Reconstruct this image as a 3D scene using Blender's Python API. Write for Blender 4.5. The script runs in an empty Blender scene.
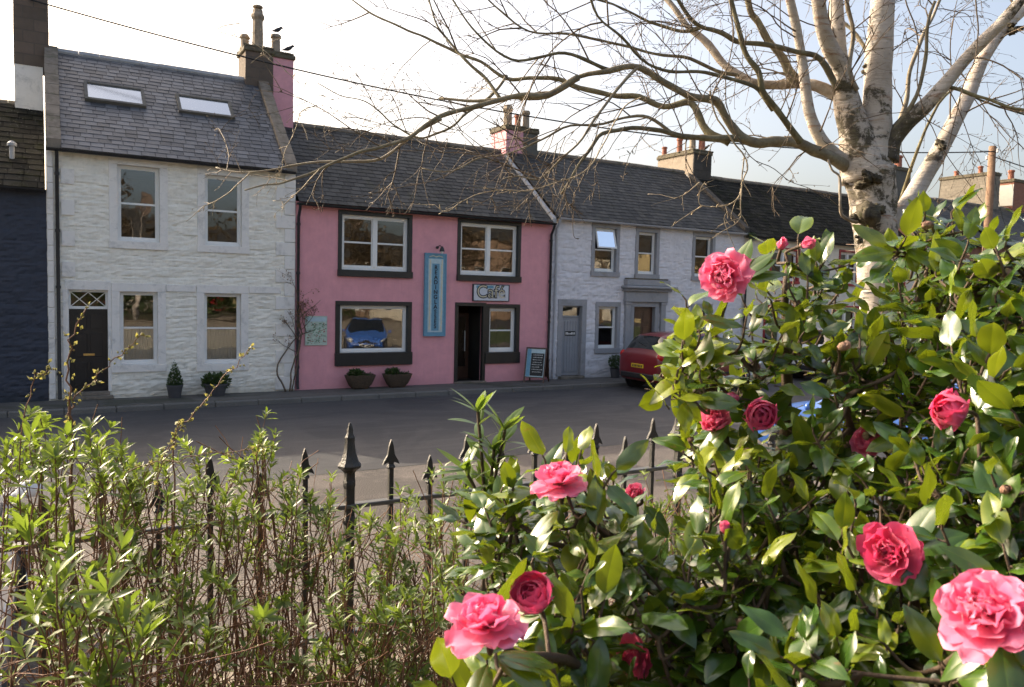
import bpy, math, random
from mathutils import Vector, noise, Matrix
R=math.radians
sc=bpy.context.scene
COL=sc.collection
rnd=random.Random(7)

# ------------------------------------------------------------------ camera maths
F=780.; PITCH=R(3.69); YAW=R(30.8); ROLL=R(1.374); EYE=2.67
CO=Vector((0,0,EYE))
fwd=Vector((math.sin(YAW)*math.cos(PITCH),math.cos(YAW)*math.cos(PITCH),-math.sin(PITCH)))
r0=Vector((math.cos(YAW),-math.sin(YAW),0)); u0=r0.cross(fwd)
upv=math.cos(ROLL)*u0-math.sin(ROLL)*r0; rt=math.cos(ROLL)*r0+math.sin(ROLL)*u0
def ray(x,y): return fwd+rt*((x-512)/F)+upv*((343.5-y)/F)
def at(x,y,d): return CO+ray(x,y)*d            # a world point at distance d along the view
def atY(x,y,Y):
    r=ray(x,y); return CO+r*(Y/r.y)

# ------------------------------------------------------------------ object helpers
def tag(o,label=None,cat=None,group=None,kind=None):
    if label: o['label']=label
    if cat: o['category']=cat
    if group: o['group']=group
    if kind: o['kind']=kind
    return o
def empty(name,loc,label=None,cat=None,group=None,rz=0):
    o=bpy.data.objects.new(name,None); COL.objects.link(o); o.location=loc; o.rotation_euler=(0,0,rz)
    o.empty_display_size=.2
    o['wo']=list(loc)
    return tag(o,label,cat,group)
class MB:
    def __init__(s): s.v=[];s.f=[];s.a=[];s.m=[];s.uv={}
    def add(s,vs,fs,a=0.5,mi=0):
        n=len(s.v); s.v+= [tuple(p) for p in vs]
        for f in fs: s.f.append(tuple(i+n for i in f)); s.m.append(mi)
        if isinstance(a,(list,tuple)): s.a+=list(a)
        else: s.a+=[a]*len(vs)
        return n
    def box(s,x0,x1,y0,y1,z0,z1,a=.5,mi=0,bev=0):
        if bev>0:
            b=min(bev,(x1-x0)*.45,(y1-y0)*.45,(z1-z0)*.45)
            vs=[];idx={}
            X=(x0,x1);Y=(y0,y1);Z=(z0,z1);sg=(1,-1)
            for i in (0,1):
                for j in (0,1):
                    for k in (0,1):
                        for ax in range(3):
                            p=[X[i],Y[j],Z[k]];sgn=[sg[i],sg[j],sg[k]]
                            for q in range(3):
                                if q!=ax: p[q]+=sgn[q]*b
                            idx[(i,j,k,ax)]=len(vs);vs.append(p)
            fs=[]
            def q4(l): fs.append(tuple(l))
            for i in (0,1): q4([idx[(i,0,0,0)],idx[(i,1,0,0)],idx[(i,1,1,0)],idx[(i,0,1,0)]])
            for j in (0,1): q4([idx[(0,j,0,1)],idx[(1,j,0,1)],idx[(1,j,1,1)],idx[(0,j,1,1)]])
            for k in (0,1): q4([idx[(0,0,k,2)],idx[(1,0,k,2)],idx[(1,1,k,2)],idx[(0,1,k,2)]])
            for i in (0,1):
                for j in (0,1): q4([idx[(i,j,0,0)],idx[(i,j,0,1)],idx[(i,j,1,1)],idx[(i,j,1,0)]])
                for k in (0,1): q4([idx[(i,0,k,0)],idx[(i,0,k,2)],idx[(i,1,k,2)],idx[(i,1,k,0)]])
            for j in (0,1):
                for k in (0,1): q4([idx[(0,j,k,1)],idx[(0,j,k,2)],idx[(1,j,k,2)],idx[(1,j,k,1)]])
            for i in (0,1):
                for j in (0,1):
                    for k in (0,1): q4([idx[(i,j,k,0)],idx[(i,j,k,1)],idx[(i,j,k,2)]])
            s.add(vs,fs,a,mi); return
        s.add([(x0,y0,z0),(x1,y0,z0),(x1,y1,z0),(x0,y1,z0),(x0,y0,z1),(x1,y0,z1),(x1,y1,z1),(x0,y1,z1)],
              [(0,3,2,1),(4,5,6,7),(0,1,5,4),(1,2,6,5),(2,3,7,6),(3,0,4,7)],a,mi)
    def tube(s,pts,rads,n=6,a=.5,cap=True,mi=0,jit=0):
        pts=[Vector(p) for p in pts]; m=len(pts)
        if not isinstance(rads,(list,tuple)): rads=[rads]*m
        if not isinstance(a,(list,tuple)): a=[a]*m
        vs=[];al=[]; u=None
        for i,p in enumerate(pts):
            t=(pts[min(i+1,m-1)]-pts[max(i-1,0)])
            if t.length<1e-9: t=Vector((0,0,1))
            t.normalize()
            if u is None: u=t.orthogonal().normalized()
            else:
                u=(u-t*u.dot(t)); u=u.normalized() if u.length>1e-6 else t.orthogonal().normalized()
            w=t.cross(u)
            for k in range(n):
                an=2*math.pi*k/n; d=u*math.cos(an)+w*math.sin(an)
                r=rads[i]
                if jit: r*=1+jit*noise.noise((p+d*r)*9.)
                vs.append(p+d*r); al.append(a[i])
        fs=[(i*n+k,i*n+(k+1)%n,(i+1)*n+(k+1)%n,(i+1)*n+k) for i in range(m-1) for k in range(n)]
        if cap: fs+= [tuple(range(n-1,-1,-1)),tuple((m-1)*n+k for k in range(n))]
        s.add(vs,fs,al,mi)
    def lathe(s,c,prof,n=16,a=.5,axis='z',mi=0):
        c=Vector(c);vs=[]
        for r,h in prof:
            for k in range(n):
                an=2*math.pi*k/n
                if axis=='z': vs.append(c+Vector((r*math.cos(an),r*math.sin(an),h)))
                elif axis=='y': vs.append(c+Vector((r*math.cos(an),h,r*math.sin(an))))
                else: vs.append(c+Vector((h,r*math.cos(an),r*math.sin(an))))
        m=len(prof)
        fs=[(i*n+k,i*n+(k+1)%n,(i+1)*n+(k+1)%n,(i+1)*n+k) for i in range(m-1) for k in range(n)]
        fs+=[tuple(range(n-1,-1,-1)),tuple((m-1)*n+k for k in range(n))]
        s.add(vs,fs,a,mi)
    def ell(s,c,rx,ry,rz,nu=12,nv=8,a=.5,jit=0,mi=0):
        vs=[];c=Vector(c)
        for j in range(nv+1):
            th=math.pi*j/nv
            for k in range(nu):
                ph=2*math.pi*k/nu
                d=Vector((math.sin(th)*math.cos(ph),math.sin(th)*math.sin(ph),math.cos(th)))
                m=1+(jit*noise.noise(d*2.3+c) if jit else 0)
                vs.append(c+Vector((d.x*rx,d.y*ry,d.z*rz))*m)
        fs=[(j*nu+k,(j+1)*nu+k,(j+1)*nu+(k+1)%nu,j*nu+(k+1)%nu) for j in range(nv) for k in range(nu)]
        s.add(vs,fs,a,mi)
    def build(s,name,mat,parent=None,smooth=False,label=None,cat=None,group=None,kind=None,angle=None):
        me=bpy.data.meshes.new(name)
        o3=Vector((0,0,0))
        if parent is not None:
            q=parent
            while q is not None:
                if 'wo' in q: o3=Vector(q['wo']); break
                q=q.parent
        me.from_pydata([tuple(Vector(v)-o3) for v in s.v],[],s.f)
        for mm in (mat if isinstance(mat,(list,tuple)) else [mat]): me.materials.append(mm)
        if isinstance(mat,(list,tuple)): me.polygons.foreach_set('material_index',s.m)
        at_=me.attributes.new('r','FLOAT','POINT'); at_.data.foreach_set('value',s.a)
        if smooth:
            me.polygons.foreach_set('use_smooth',[True]*len(me.polygons))
        me.validate(); me.update()
        if smooth and angle: me.set_sharp_from_angle(angle=R(angle))
        o=bpy.data.objects.new(name,me); COL.objects.link(o)
        if parent is not None: o.parent=parent
        return tag(o,label,cat,group,kind)

# ------------------------------------------------------------------ materials
class NT:
    def __init__(s,name):
        s.m=bpy.data.materials.new(name); s.m.use_nodes=True; s.t=s.m.node_tree; s.n=s.t.nodes; s.n.clear()
        s.out=s.n.new('ShaderNodeOutputMaterial')
    def new(s,ty,**k):
        n=s.n.new(ty)
        for a,b in k.items():
            if a in n.inputs: 
                n.inputs[a].default_value=b
            else: setattr(n,a,b)
        return n
    def l(s,a,b): s.t.links.new(a,b)
    def coord(s,scale=(1,1,1),which='Object'):
        tc=s.new('ShaderNodeTexCoord'); mp=s.new('ShaderNodeMapping'); mp.inputs['Scale'].default_value=scale
        s.l(tc.outputs[which],mp.inputs['Vector']); return mp.outputs['Vector']
    def noise(s,vec,scale=5,detail=4,rough=.6,dist=0):
        n=s.new('ShaderNodeTexNoise'); n.inputs['Scale'].default_value=scale; n.inputs['Detail'].default_value=detail
        n.inputs['Roughness'].default_value=rough; n.inputs['Distortion'].default_value=dist
        s.l(vec,n.inputs['Vector']); return n.outputs['Fac']
    def ramp(s,fac,stops):
        n=s.new('ShaderNodeValToRGB'); e=n.color_ramp.elements
        while len(e)<len(stops): e.new(.5)
        for i,(p,c) in enumerate(stops):
            e[i].position=p; e[i].color=(*c,1) if len(c)==3 else c
        s.l(fac,n.inputs['Fac']); return n.outputs['Color']
    def mix(s,fac,a,b,mode='MIX'):
        n=s.new('ShaderNodeMix',data_type='RGBA',blend_type=mode)
        for sock,v in ((n.inputs[0],fac),(n.inputs[6],a),(n.inputs[7],b)):
            if hasattr(v,'links') or isinstance(v,bpy.types.NodeSocket): s.l(v,sock)
            elif isinstance(v,(int,float)): sock.default_value=v
            else: sock.default_value=(*v,1)
        return n.outputs[2]
    def math(s,op,a,b=0.):
        n=s.new('ShaderNodeMath',operation=op)
        for sock,v in ((n.inputs[0],a),(n.inputs[1],b)):
            if isinstance(v,bpy.types.NodeSocket): s.l(v,sock)
            else: sock.default_value=v
        return n.outputs[0]
    def attr(s,name='r'):
        n=s.new('ShaderNodeAttribute',attribute_name=name); return n.outputs['Fac']
    def bsdf(s,col,rough=.7,bump=None,bstr=.3,bdist=.02,spec=.5,**k):
        b=s.new('ShaderNodeBsdfPrincipled')
        if isinstance(col,bpy.types.NodeSocket): s.l(col,b.inputs['Base Color'])
        else: b.inputs['Base Color'].default_value=(*col,1)
        if isinstance(rough,bpy.types.NodeSocket): s.l(rough,b.inputs['Roughness'])
        else: b.inputs['Roughness'].default_value=rough
        b.inputs['Specular IOR Level'].default_value=spec
        for a,v in k.items(): b.inputs[a.replace('_',' ')].default_value=v
        if bump is not None:
            bn=s.new('ShaderNodeBump'); bn.inputs['Strength'].default_value=bstr; bn.inputs['Distance'].default_value=bdist
            s.l(bump,bn.inputs['Height']); s.l(bn.outputs[0],b.inputs['Normal'])
        return b
    def done(s,sh): 
        s.l(sh if isinstance(sh,bpy.types.NodeSocket) else sh.outputs[0],s.out.inputs['Surface']); return s.m
def simple(name,col,rough=.6,var=.15,scale=6,bstr=.15,spec=.4,dirt=None,dscale=2.,**k):
    t=NT(name); v=t.coord(); n=t.noise(v,scale,6,.65)
    lo=[c*(1-var) for c in col]; hi=[min(1,c*(1+var)) for c in col]
    c=t.ramp(n,[(.3,lo),(.7,hi)])
    if dirt:
        d=t.noise(v,dscale,8,.7,.4); c=t.mix(t.ramp(d,[(.52,(0,0,0)),(.72,(1,1,1))]),c,dirt)
    n2=t.noise(v,scale*9,4,.6)
    return t.done(t.bsdf(c,rough,n2,bstr,.01,spec,**k))
M={}
def wallmat(name,col,dirt,scale=1.0,streak=.5,bstr=.5):
    t=NT(name); v=t.coord((1,1,1)); vh=t.coord((1.2,1.2,5))
    n=t.noise(v,3,8,.7); n2=t.noise(vh,4,8,.65,.3)
    c=t.ramp(n,[(.3,[x*.88 for x in col]),(.7,[min(1,x*1.06) for x in col])])
    vs=t.coord((5,5,.5)); st=t.noise(vs,2.5,6,.7)
    # cavity colour from the relief attribute (paint wears and dirt sits in the joints)
    a=t.attr(); c=t.mix(t.ramp(a,[(.0,(.6,.6,.6)),(.25,(0,0,0))]),c,dirt)
    c=t.mix(t.math('MULTIPLY',t.ramp(st,[(.5,(0,0,0)),(.8,(1,1,1))]),streak),c,[x*.7 for x in col])
    d=t.noise(v,1.1,10,.75,.5)
    c=t.mix(t.math('MULTIPLY',t.ramp(d,[(.60,(0,0,0)),(.80,(1,1,1))]),.35),c,dirt)
    # splash-back grime near the foot of the wall
    tc=t.new('ShaderNodeTexCoord'); sx=t.new('ShaderNodeSeparateXYZ'); t.l(tc.outputs['Object'],sx.inputs[0])
    z=t.math('ADD',sx.outputs[2],t.math('MULTIPLY',n,.35))
    c=t.mix(t.ramp(z,[(.25,(.75,.75,.75)),(.62,(0,0,0))]),c,dirt)
    return t.done(t.bsdf(c,.75,n2,bstr,.012,.3))
M['white_stone']=wallmat('white_painted_stone',(.82,.785,.70),(.46,.42,.34),streak=.25)
M['pale_stone']=wallmat('lilac_white_stone',(.68,.665,.69),(.33,.33,.33),streak=.25)
M['navy']=wallmat('navy_painted_stone',(.045,.052,.072),(.025,.03,.035),streak=.3)
M['pink']=wallmat('pink_render',(.74,.335,.37),(.58,.27,.30),streak=.3,bstr=.15)
M['pink_stack']=simple('pink_stack_render',(.66,.32,.37),.75,.08)
M['cream']=wallmat('cream_render',(.68,.64,.56),(.40,.38,.32),streak=.5,bstr=.2)
M['redstone']=wallmat('red_sandstone',(.23,.11,.08),(.13,.07,.05),bstr=.6)
M['margin']=simple('white_margin',(.76,.73,.69),.6,.05,bstr=.08,dirt=(.46,.45,.43),dscale=3)
M['grey_margin']=simple('grey_margin',(.30,.30,.315),.6,.08,bstr=.1,dirt=(.22,.22,.21),dscale=3)
M['cream_margin']=simple('cream_margin',(.5,.48,.43),.6,.08)
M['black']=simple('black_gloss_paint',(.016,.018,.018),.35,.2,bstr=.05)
M['white_paint']=simple('white_gloss_paint',(.76,.76,.74),.35,.04,bstr=.03)
M['red_paint']=simple('red_gloss_paint',(.30,.02,.025),.35,.1)
M['grey_door']=simple('grey_door_paint',(.27,.28,.30),.4,.06,bstr=.05)
M['dark_door']=simple('black_door_paint',(.012,.013,.016),.3,.2,bstr=.05)
M['brown_door']=simple('brown_varnished_wood',(.07,.032,.02),.35,.3,bstr=.1)
M['iron_rail']=simple('glint_toned_iron_rail',(.075,.075,.07),.3,.3,12,.3,spec=.6)  # paler than the bars: sun glint on the rails put into the colour
M['brass']=simple('brass',(.55,.38,.15),.3,.1,Metallic=1.)
M['iron']=simple('wrought_iron',(.018,.019,.018),.34,.4,20,.5,spec=.5,dirt=(.04,.022,.014),dscale=14)
M['lead']=simple('lead_flashing',(.33,.34,.36),.5,.15)
M['stone']=simple('sandstone_coping',(.19,.16,.13),.85,.3,5,.6,dirt=(.06,.065,.035),dscale=3)
M['stack']=simple('weathered_chimney',(.16,.12,.10),.9,.35,3,.8,dirt=(.07,.05,.04),dscale=4)
M['greystack']=simple('grey_chimney_render',(.115,.11,.10),.9,.3,3,.8,dirt=(.07,.07,.055),dscale=3)
M['tanstack']=simple('tan_chimney_render',(.30,.25,.20),.9,.2,3,.5,dirt=(.2,.16,.12),dscale=3)
M['mosscap']=simple('mossy_coping',(.13,.11,.08),.95,.35,9,.8,dirt=(.075,.085,.025),dscale=9)
M['pot']=simple('buff_clay_pot',(.30,.24,.18),.85,.2,8,.3,dirt=(.13,.11,.08),dscale=7)
M['redpot']=simple('red_clay_pot',(.30,.11,.07),.85,.2,8,.3)
M['gutter']=simple('gutter',(.022,.022,.024),.5,.3)
M['gutter_white']=simple('painted_gutter',(.42,.43,.46),.5,.1)
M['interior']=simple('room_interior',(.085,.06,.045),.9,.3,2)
M['curtain']=simple('net_curtain',(.62,.60,.56),.9,.06,30,.3)
M['dark_wood']=simple('dark_shelf_wood',(.05,.03,.02),.6,.3)
M['tyre']=simple('rubber',(.015,.015,.015),.8,.2)
M['rim']=simple('alloy',(.45,.46,.47),.3,.05,Metallic=.9)
M['black_plastic']=simple('black_plastic',(.018,.018,.02),.55,.2)
M['basket']=simple('wicker_trough',(.075,.05,.032),.85,.4,25,.9)
M['terracotta']=simple('terracotta',(.22,.09,.05),.8,.2)
M['greypot']=simple('slate_grey_pot',(.06,.06,.065),.7,.2)
M['poleWood']=simple('creosoted_pole',(.20,.12,.075),.85,.3,8,.6)
M['cablemat']=simple('cable',(.012,.012,.012),.6,.1)
M['birdmat']=simple('black_feathers',(.012,.012,.015),.5,.2)
def stonework(name,c1,c2,mortar,sx=3,sy=6,bstr=.8,white=None):
    t=NT(name); tc=t.new('ShaderNodeTexCoord'); sp=t.new('ShaderNodeSeparateXYZ'); t.l(tc.outputs['Object'],sp.inputs[0])
    cb=t.new('ShaderNodeCombineXYZ'); t.l(t.math('ADD',sp.outputs[0],sp.outputs[1]),cb.inputs[0]); t.l(sp.outputs[2],cb.inputs[1])
    b=t.new('ShaderNodeTexBrick'); t.l(cb.outputs[0],b.inputs['Vector']); b.inputs['Scale'].default_value=1
    b.inputs['Brick Width'].default_value=1/sx; b.inputs['Row Height'].default_value=1/sy; b.inputs['Mortar Size'].default_value=.012
    b.inputs['Color1'].default_value=(*c1,1); b.inputs['Color2'].default_value=(*c2,1); b.inputs['Mortar'].default_value=(*mortar,1)
    v=t.coord(); n=t.noise(v,5,8,.7); c=t.mix(.45,b.outputs['Color'],t.ramp(n,[(.3,c1),(.7,c2)]))
    return t.done(t.bsdf(c,.9,t.math('SUBTRACT',n,b.outputs['Fac']),bstr,.03,.3))
M['rubble']=stonework('rubble_stone',(.16,.14,.115),(.27,.24,.20),(.2,.18,.15),4,6)
M['brick']=stonework('red_brick',(.24,.09,.06),(.33,.14,.09),(.2,.17,.15),4.4,13,.5)
M['dark_ashlar']=stonework('dark_ashlar',(.10,.08,.065),(.17,.125,.10),(.09,.08,.07),2.2,3.6,.6)
M['darkstack']=stonework('shade_and_moss_masonry',(.045,.04,.036),(.09,.08,.07),(.05,.045,.04),2.2,3.6,.6)  # dark tone: painted shade on the chimney front, moss on the skew
M['setts']=stonework('setts',(.1,.1,.1),(.15,.15,.14),(.05,.05,.05))

def slatemat(name,c1,c2,moss,mossamt,rough=.45,spec=.45):
    t=NT(name); v=t.coord(); a=t.attr(); n=t.noise(v,4,8,.7)
    c=t.ramp(a,[(0,(.006,.006,.006)),(.06,[x*.75 for x in c1]),(1,[x*1.15 for x in c2])])
    c=t.mix(.18,c,t.ramp(n,[(.3,[x*.6 for x in c1]),(.7,c2)]))
    m=t.noise(v,2.2,10,.75,.6)
    c=t.mix(t.ramp(m,[(.62-mossamt,(0,0,0)),(.75-mossamt,(1,1,1))]),c,moss)
    sp=t.noise(v,22,3,.5); c=t.mix(t.math('MULTIPLY',t.ramp(sp,[(.66,(0,0,0)),(.72,(1,1,1))]),.5),c,(.25,.26,.22))
    return t.done(t.bsdf(c,rough,t.noise(v,40,5,.7),.35,.01,spec))
M['slate_blue']=slatemat('blue_slate',(.055,.060,.068),(.12,.126,.14),(.08,.08,.08),-.02,.42)
M['slate_dark']=slatemat('dark_slate',(.016,.016,.016),(.050,.048,.044),(.040,.038,.024),.10,.65)
M['slate_moss']=slatemat('mossy_slate',(.014,.014,.013),(.034,.032,.027),(.022,.023,.012),.12,.85,.06)

# window glass: clear, with a strong sheet reflection
t=NT('window_glass'); g=t.new('ShaderNodeBsdfGlossy'); g.inputs['Roughness'].default_value=.015; g.inputs['Color'].default_value=(.95,.97,1,1)
vv=t.coord(); bn=t.new('ShaderNodeBump'); bn.inputs['Strength'].default_value=.11; bn.inputs['Distance'].default_value=.02; t.l(t.noise(vv,2.5,1,.4),bn.inputs['Height']); t.l(bn.outputs[0],g.inputs['Normal'])
tr=t.new('ShaderNodeBsdfTransparent'); tr.inputs['Color'].default_value=(.80,.84,.82,1)
fr=t.new('ShaderNodeFresnel'); fr.inputs['IOR'].default_value=2.1
mx=t.new('ShaderNodeMixShader'); t.l(fr.outputs[0],mx.inputs[0]); t.l(tr.outputs[0],mx.inputs[1]); t.l(g.outputs[0],mx.inputs[2]); M['glass']=t.done(mx)
t=NT('skylight_glass'); M['skyglass']=t.done(t.bsdf((.55,.6,.65),.12,None,spec=1.,Metallic=.85))
t=NT('car_glass'); M['carglass']=t.done(t.bsdf((.012,.015,.016),.04,None,spec=.8))
def carpaint(name,col):
    t=NT(name); v=t.coord(); n=t.noise(v,3,6,.7)
    return t.done(t.bsdf(t.ramp(n,[(.3,[c*.85 for c in col]),(.7,col)]),.35,None,spec=.5,Coat_Weight=.8,Coat_Roughness=.05))
M['carred']=carpaint('red_car_paint',(.16,.008,.012)); M['carblue']=carpaint('blue_car_paint',(.03,.13,.46)); M['carwhite']=carpaint('white_car_paint',(.78,.79,.80))
M['taillight']=simple('tail_light_lens',(.45,.01,.01),.12,.1); M['headlight']=simple('headlight_lens',(.7,.7,.68),.1,.1,Metallic=.5)
M['yellowplate']=simple('yellow_plate',(.65,.45,.03),.4,.03); M['whiteplate']=simple('white_plate',(.75,.75,.72),.4,.03)
def emis(name,col,s):
    t=NT(name); e=t.new('ShaderNodeEmission'); e.inputs[0].default_value=(*col,1); e.inputs[1].default_value=s; return t.done(e)
M['bulb']=emis('lit_bulb',(1,.5,.14),14)

# ground materials
def groundmat(name,c1,c2,spk,bs,patch=None,scale=60):
    t=NT(name); v=t.coord(); n=t.noise(v,.6,8,.7); g=t.noise(v,scale,3,.7)
    c=t.ramp(n,[(.3,c1),(.7,c2)])
    c=t.mix(t.math('MULTIPLY',t.ramp(g,[(.5,(0,0,0)),(.68,(1,1,1))]),.6),c,spk)
    if patch:
        p=t.noise(v,.35,5,.6,1.2); c=t.mix(t.ramp(p,[(.5,(0,0,0)),(.56,(.8,.8,.8))]),c,patch)
        q=t.noise(t.coord((.25,2.2,1)),1.6,7,.75); c=t.mix(t.math('MULTIPLY',t.ramp(q,[(.5,(0,0,0)),(.7,(1,1,1))]),.5),c,[x*1.7 for x in c2])
    vo=t.new('ShaderNodeTexVoronoi'); vo.inputs['Scale'].default_value=scale*1.2; t.l(v,vo.inputs['Vector'])
    return t.done(t.bsdf(c,.85,t.math('ADD',g,vo.outputs['Distance']),bs,.008,.35))
M['asphalt']=groundmat('asphalt',(.044,.044,.047),(.064,.062,.064),(.14,.135,.13),.5,(.045,.045,.048))
M['parking']=groundmat('worn_chip_surface',(.080,.068,.060),(.118,.101,.090),(.28,.245,.22),1.,(.066,.058,.053),45)
M['soil']=groundmat('soil_litter',(.045,.032,.02),(.08,.055,.03),(.16,.12,.06),1.,(.05,.06,.02),30)
M['terrain']=groundmat('rough_grass',(.04,.06,.02),(.06,.085,.03),(.1,.11,.05),1.,None,10)
M['pavestone']=groundmat('pavement_slab',(.085,.08,.075),(.12,.112,.10),(.2,.19,.17),.5,(.06,.062,.045))
M['kerbstone']=groundmat('kerb_stone',(.10,.098,.092),(.16,.152,.14),(.26,.25,.23),.6)
M['gardenwall']=M['rubble']

# leaf, petal, bark
def leafmat(name,stops,rough,trans,tcol,coat=0.,bs=.2,spec=.5,tmix=.6):
    t=NT(name); a=t.attr(); c=t.ramp(a,stops)
    v=t.coord(); n=t.noise(v,14,4,.6); c=t.mix(t.math('MULTIPLY',n,.35),c,[x*.55 for x in stops[0][1]])
    sp=t.noise(v,38,2,.5); c=t.mix(t.math('MULTIPLY',t.ramp(sp,[(.70,(0,0,0)),(.74,(1,1,1))]),.8),c,(.16,.11,.03))
    b=t.bsdf(c,rough,t.noise(v,55,3,.6),bs,.003,spec)
    b.inputs['Coat Weight'].default_value=coat; b.inputs['Coat Roughness'].default_value=.27
    tl=t.new('ShaderNodeBsdfTranslucent')
    t.l(t.mix(tmix,c,tcol),tl.inputs['Color'])
    mx=t.new('ShaderNodeMixShader'); mx.inputs[0].default_value=trans; t.l(b.outputs[0],mx.inputs[1]); t.l(tl.outputs[0],mx.inputs[2])
    return t.done(mx)
M['camellia']=leafmat('camellia_leaf',[(0,(.018,.056,.008)),(.5,(.036,.096,.012)),(.75,(.068,.14,.015)),(.9,(.14,.21,.018)),(1,(.26,.30,.025))],.27,.25,(.42,.50,.02),.9,tmix=.5)
M['hebe']=leafmat('hebe_leaf',[(0,(.045,.08,.02)),(.6,(.11,.17,.035)),(1,(.21,.26,.06))],.42,.35,(.35,.5,.05),.1)
M['laurel']=leafmat('laurel_leaf',[(0,(.04,.09,.02)),(1,(.13,.22,.04))],.3,.35,(.35,.5,.05),.4)
M['darkleaf']=leafmat('evergreen_leaf',[(0,(.02,.045,.012)),(1,(.05,.085,.02))],.5,.2,(.2,.35,.03))
M['deadleaf']=leafmat('dead_leaf',[(0,(.12,.055,.02)),(1,(.26,.13,.05))],.7,.3,(.4,.2,.06))
M['yellowbud']=leafmat('opening_bud',[(0,(.20,.20,.05)),(1,(.38,.34,.12))],.6,.3,(.6,.55,.15))
M['stem']=simple('reddish_stem',(.17,.08,.045),.6,.35,20,.3)
M['camstem']=simple('camellia_stem',(.085,.055,.035),.7,.3,25,.4)
M['twig']=simple('birch_twig',(.12,.085,.055),.65,.35,12,.3)
M['paletwig']=simple('pale_twig',(.34,.27,.18),.65,.25,12,.3)
def petalmat(name,stops,tcol):
    t=NT(name); a=t.attr(); c=t.ramp(a,stops); v=t.coord(); n=t.noise(v,30,4,.6)
    c=t.mix(t.math('MULTIPLY',n,.25),c,(.95,.62,.70))
    b=t.bsdf(c,.5,t.noise(v,60,4,.6),.25,.004,.4); b.inputs['Sheen Weight'].default_value=.2
    tl=t.new('ShaderNodeBsdfTranslucent'); t.l(t.mix(.5,c,tcol),tl.inputs['Color'])
    mx=t.new('ShaderNodeMixShader'); mx.inputs[0].default_value=.4; t.l(b.outputs[0],mx.inputs[1]); t.l(tl.outputs[0],mx.inputs[2]); return t.done(mx)
M['petal']=petalmat('pink_petal',[(0,(.66,.02,.12)),(.45,(.82,.09,.27)),(.8,(.90,.26,.43)),(1,(.94,.43,.57))],(.98,.14,.34))
M['petal_deep']=petalmat('deep_pink_petal',[(0,(.46,.006,.06)),(.6,(.72,.03,.17)),(1,(.84,.12,.28))],(.92,.04,.18))
M['budscale']=simple('bud_scale',(.24,.13,.09),.6,.3,40,.4,dirt=(.20,.22,.07),dscale=30)
t=NT('birch_bark'); v=t.coord((1,1,1)); vz=t.coord((1,1,6)); a=t.attr()
n=t.noise(v,6,8,.7); c=t.ramp(n,[(.3,(.42,.36,.30)),(.55,(.58,.52,.46)),(.75,(.68,.63,.57))])
pe=t.noise(vz,5,8,.7,.5); c=t.mix(t.ramp(pe,[(.56,(0,0,0)),(.66,(1,1,1))]),c,(.34,.20,.13))
le=t.noise(t.coord((1.3,1.3,9)),8,6,.7,.8); c=t.mix(t.math('MULTIPLY',t.ramp(le,[(.66,(0,0,0)),(.72,(1,1,1))]),.8),c,(.06,.045,.04))
# the attribute carries how rough and lichened the bark is (1 = old dark bark)
rg=t.math('ADD',a,t.math('MULTIPLY',t.math('SUBTRACT',t.noise(v,11,8,.75,.4),.5),2.6))
c=t.mix(t.ramp(rg,[(.39,(0,0,0)),(.58,(.95,.95,.95))]),c,t.ramp(t.noise(v,25,5,.7),[(.35,(.035,.028,.022)),(.6,(.10,.085,.05)),(.75,(.19,.20,.09))]))
M['bark']=t.done(t.bsdf(c,.8,t.math('ADD',t.noise(vz,10,8,.7),t.math('MULTIPLY',pe,1.5)),.7,.02,.3))
t=NT('lichen_branch_bark'); v=t.coord(); a=t.attr()
c=t.ramp(t.noise(v,18,8,.7),[(.3,(.06,.048,.03)),(.52,(.15,.13,.07)),(.7,(.28,.26,.16))])
c=t.mix(a,c,t.ramp(t.noise(v,12,8,.7),[(.35,(.20,.15,.11)),(.6,(.48,.42,.36))]))
M['branch']=t.done(t.bsdf(c,.8,t.noise(v,30,8,.7),.6,.008,.3))

# ================================================================== SETTING
FY=19.4      # front faces of the terrace
mb=MB(); mb.add([(-200,-150,-.012),(300,-150,-.012),(300,300,-.012),(-200,300,-.012)],[(0,1,2,3)]); mb.build('terrain',M['terrain'],kind='structure')
mb=MB(); mb.add([(-60,10.9,0),(110,10.9,0),(110,18.02,0),(-60,18.02,0)],[(0,1,2,3)]); mb.build('road',M['asphalt'],kind='structure')
mb=MB(); mb.add([(-60,3.2,-.004),(110,3.2,-.004),(110,10.9,-.004),(-60,10.9,-.004)],[(0,1,2,3)]); mb.build('parking_area',M['parking'],kind='structure')
mb=MB(); mb.add([(-60,-24,-.006),(110,-24,-.006),(110,-14,-.006),(-60,-14,-.006)],[(0,1,2,3)]); mb.build('road',M['asphalt'],kind='structure')
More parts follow.
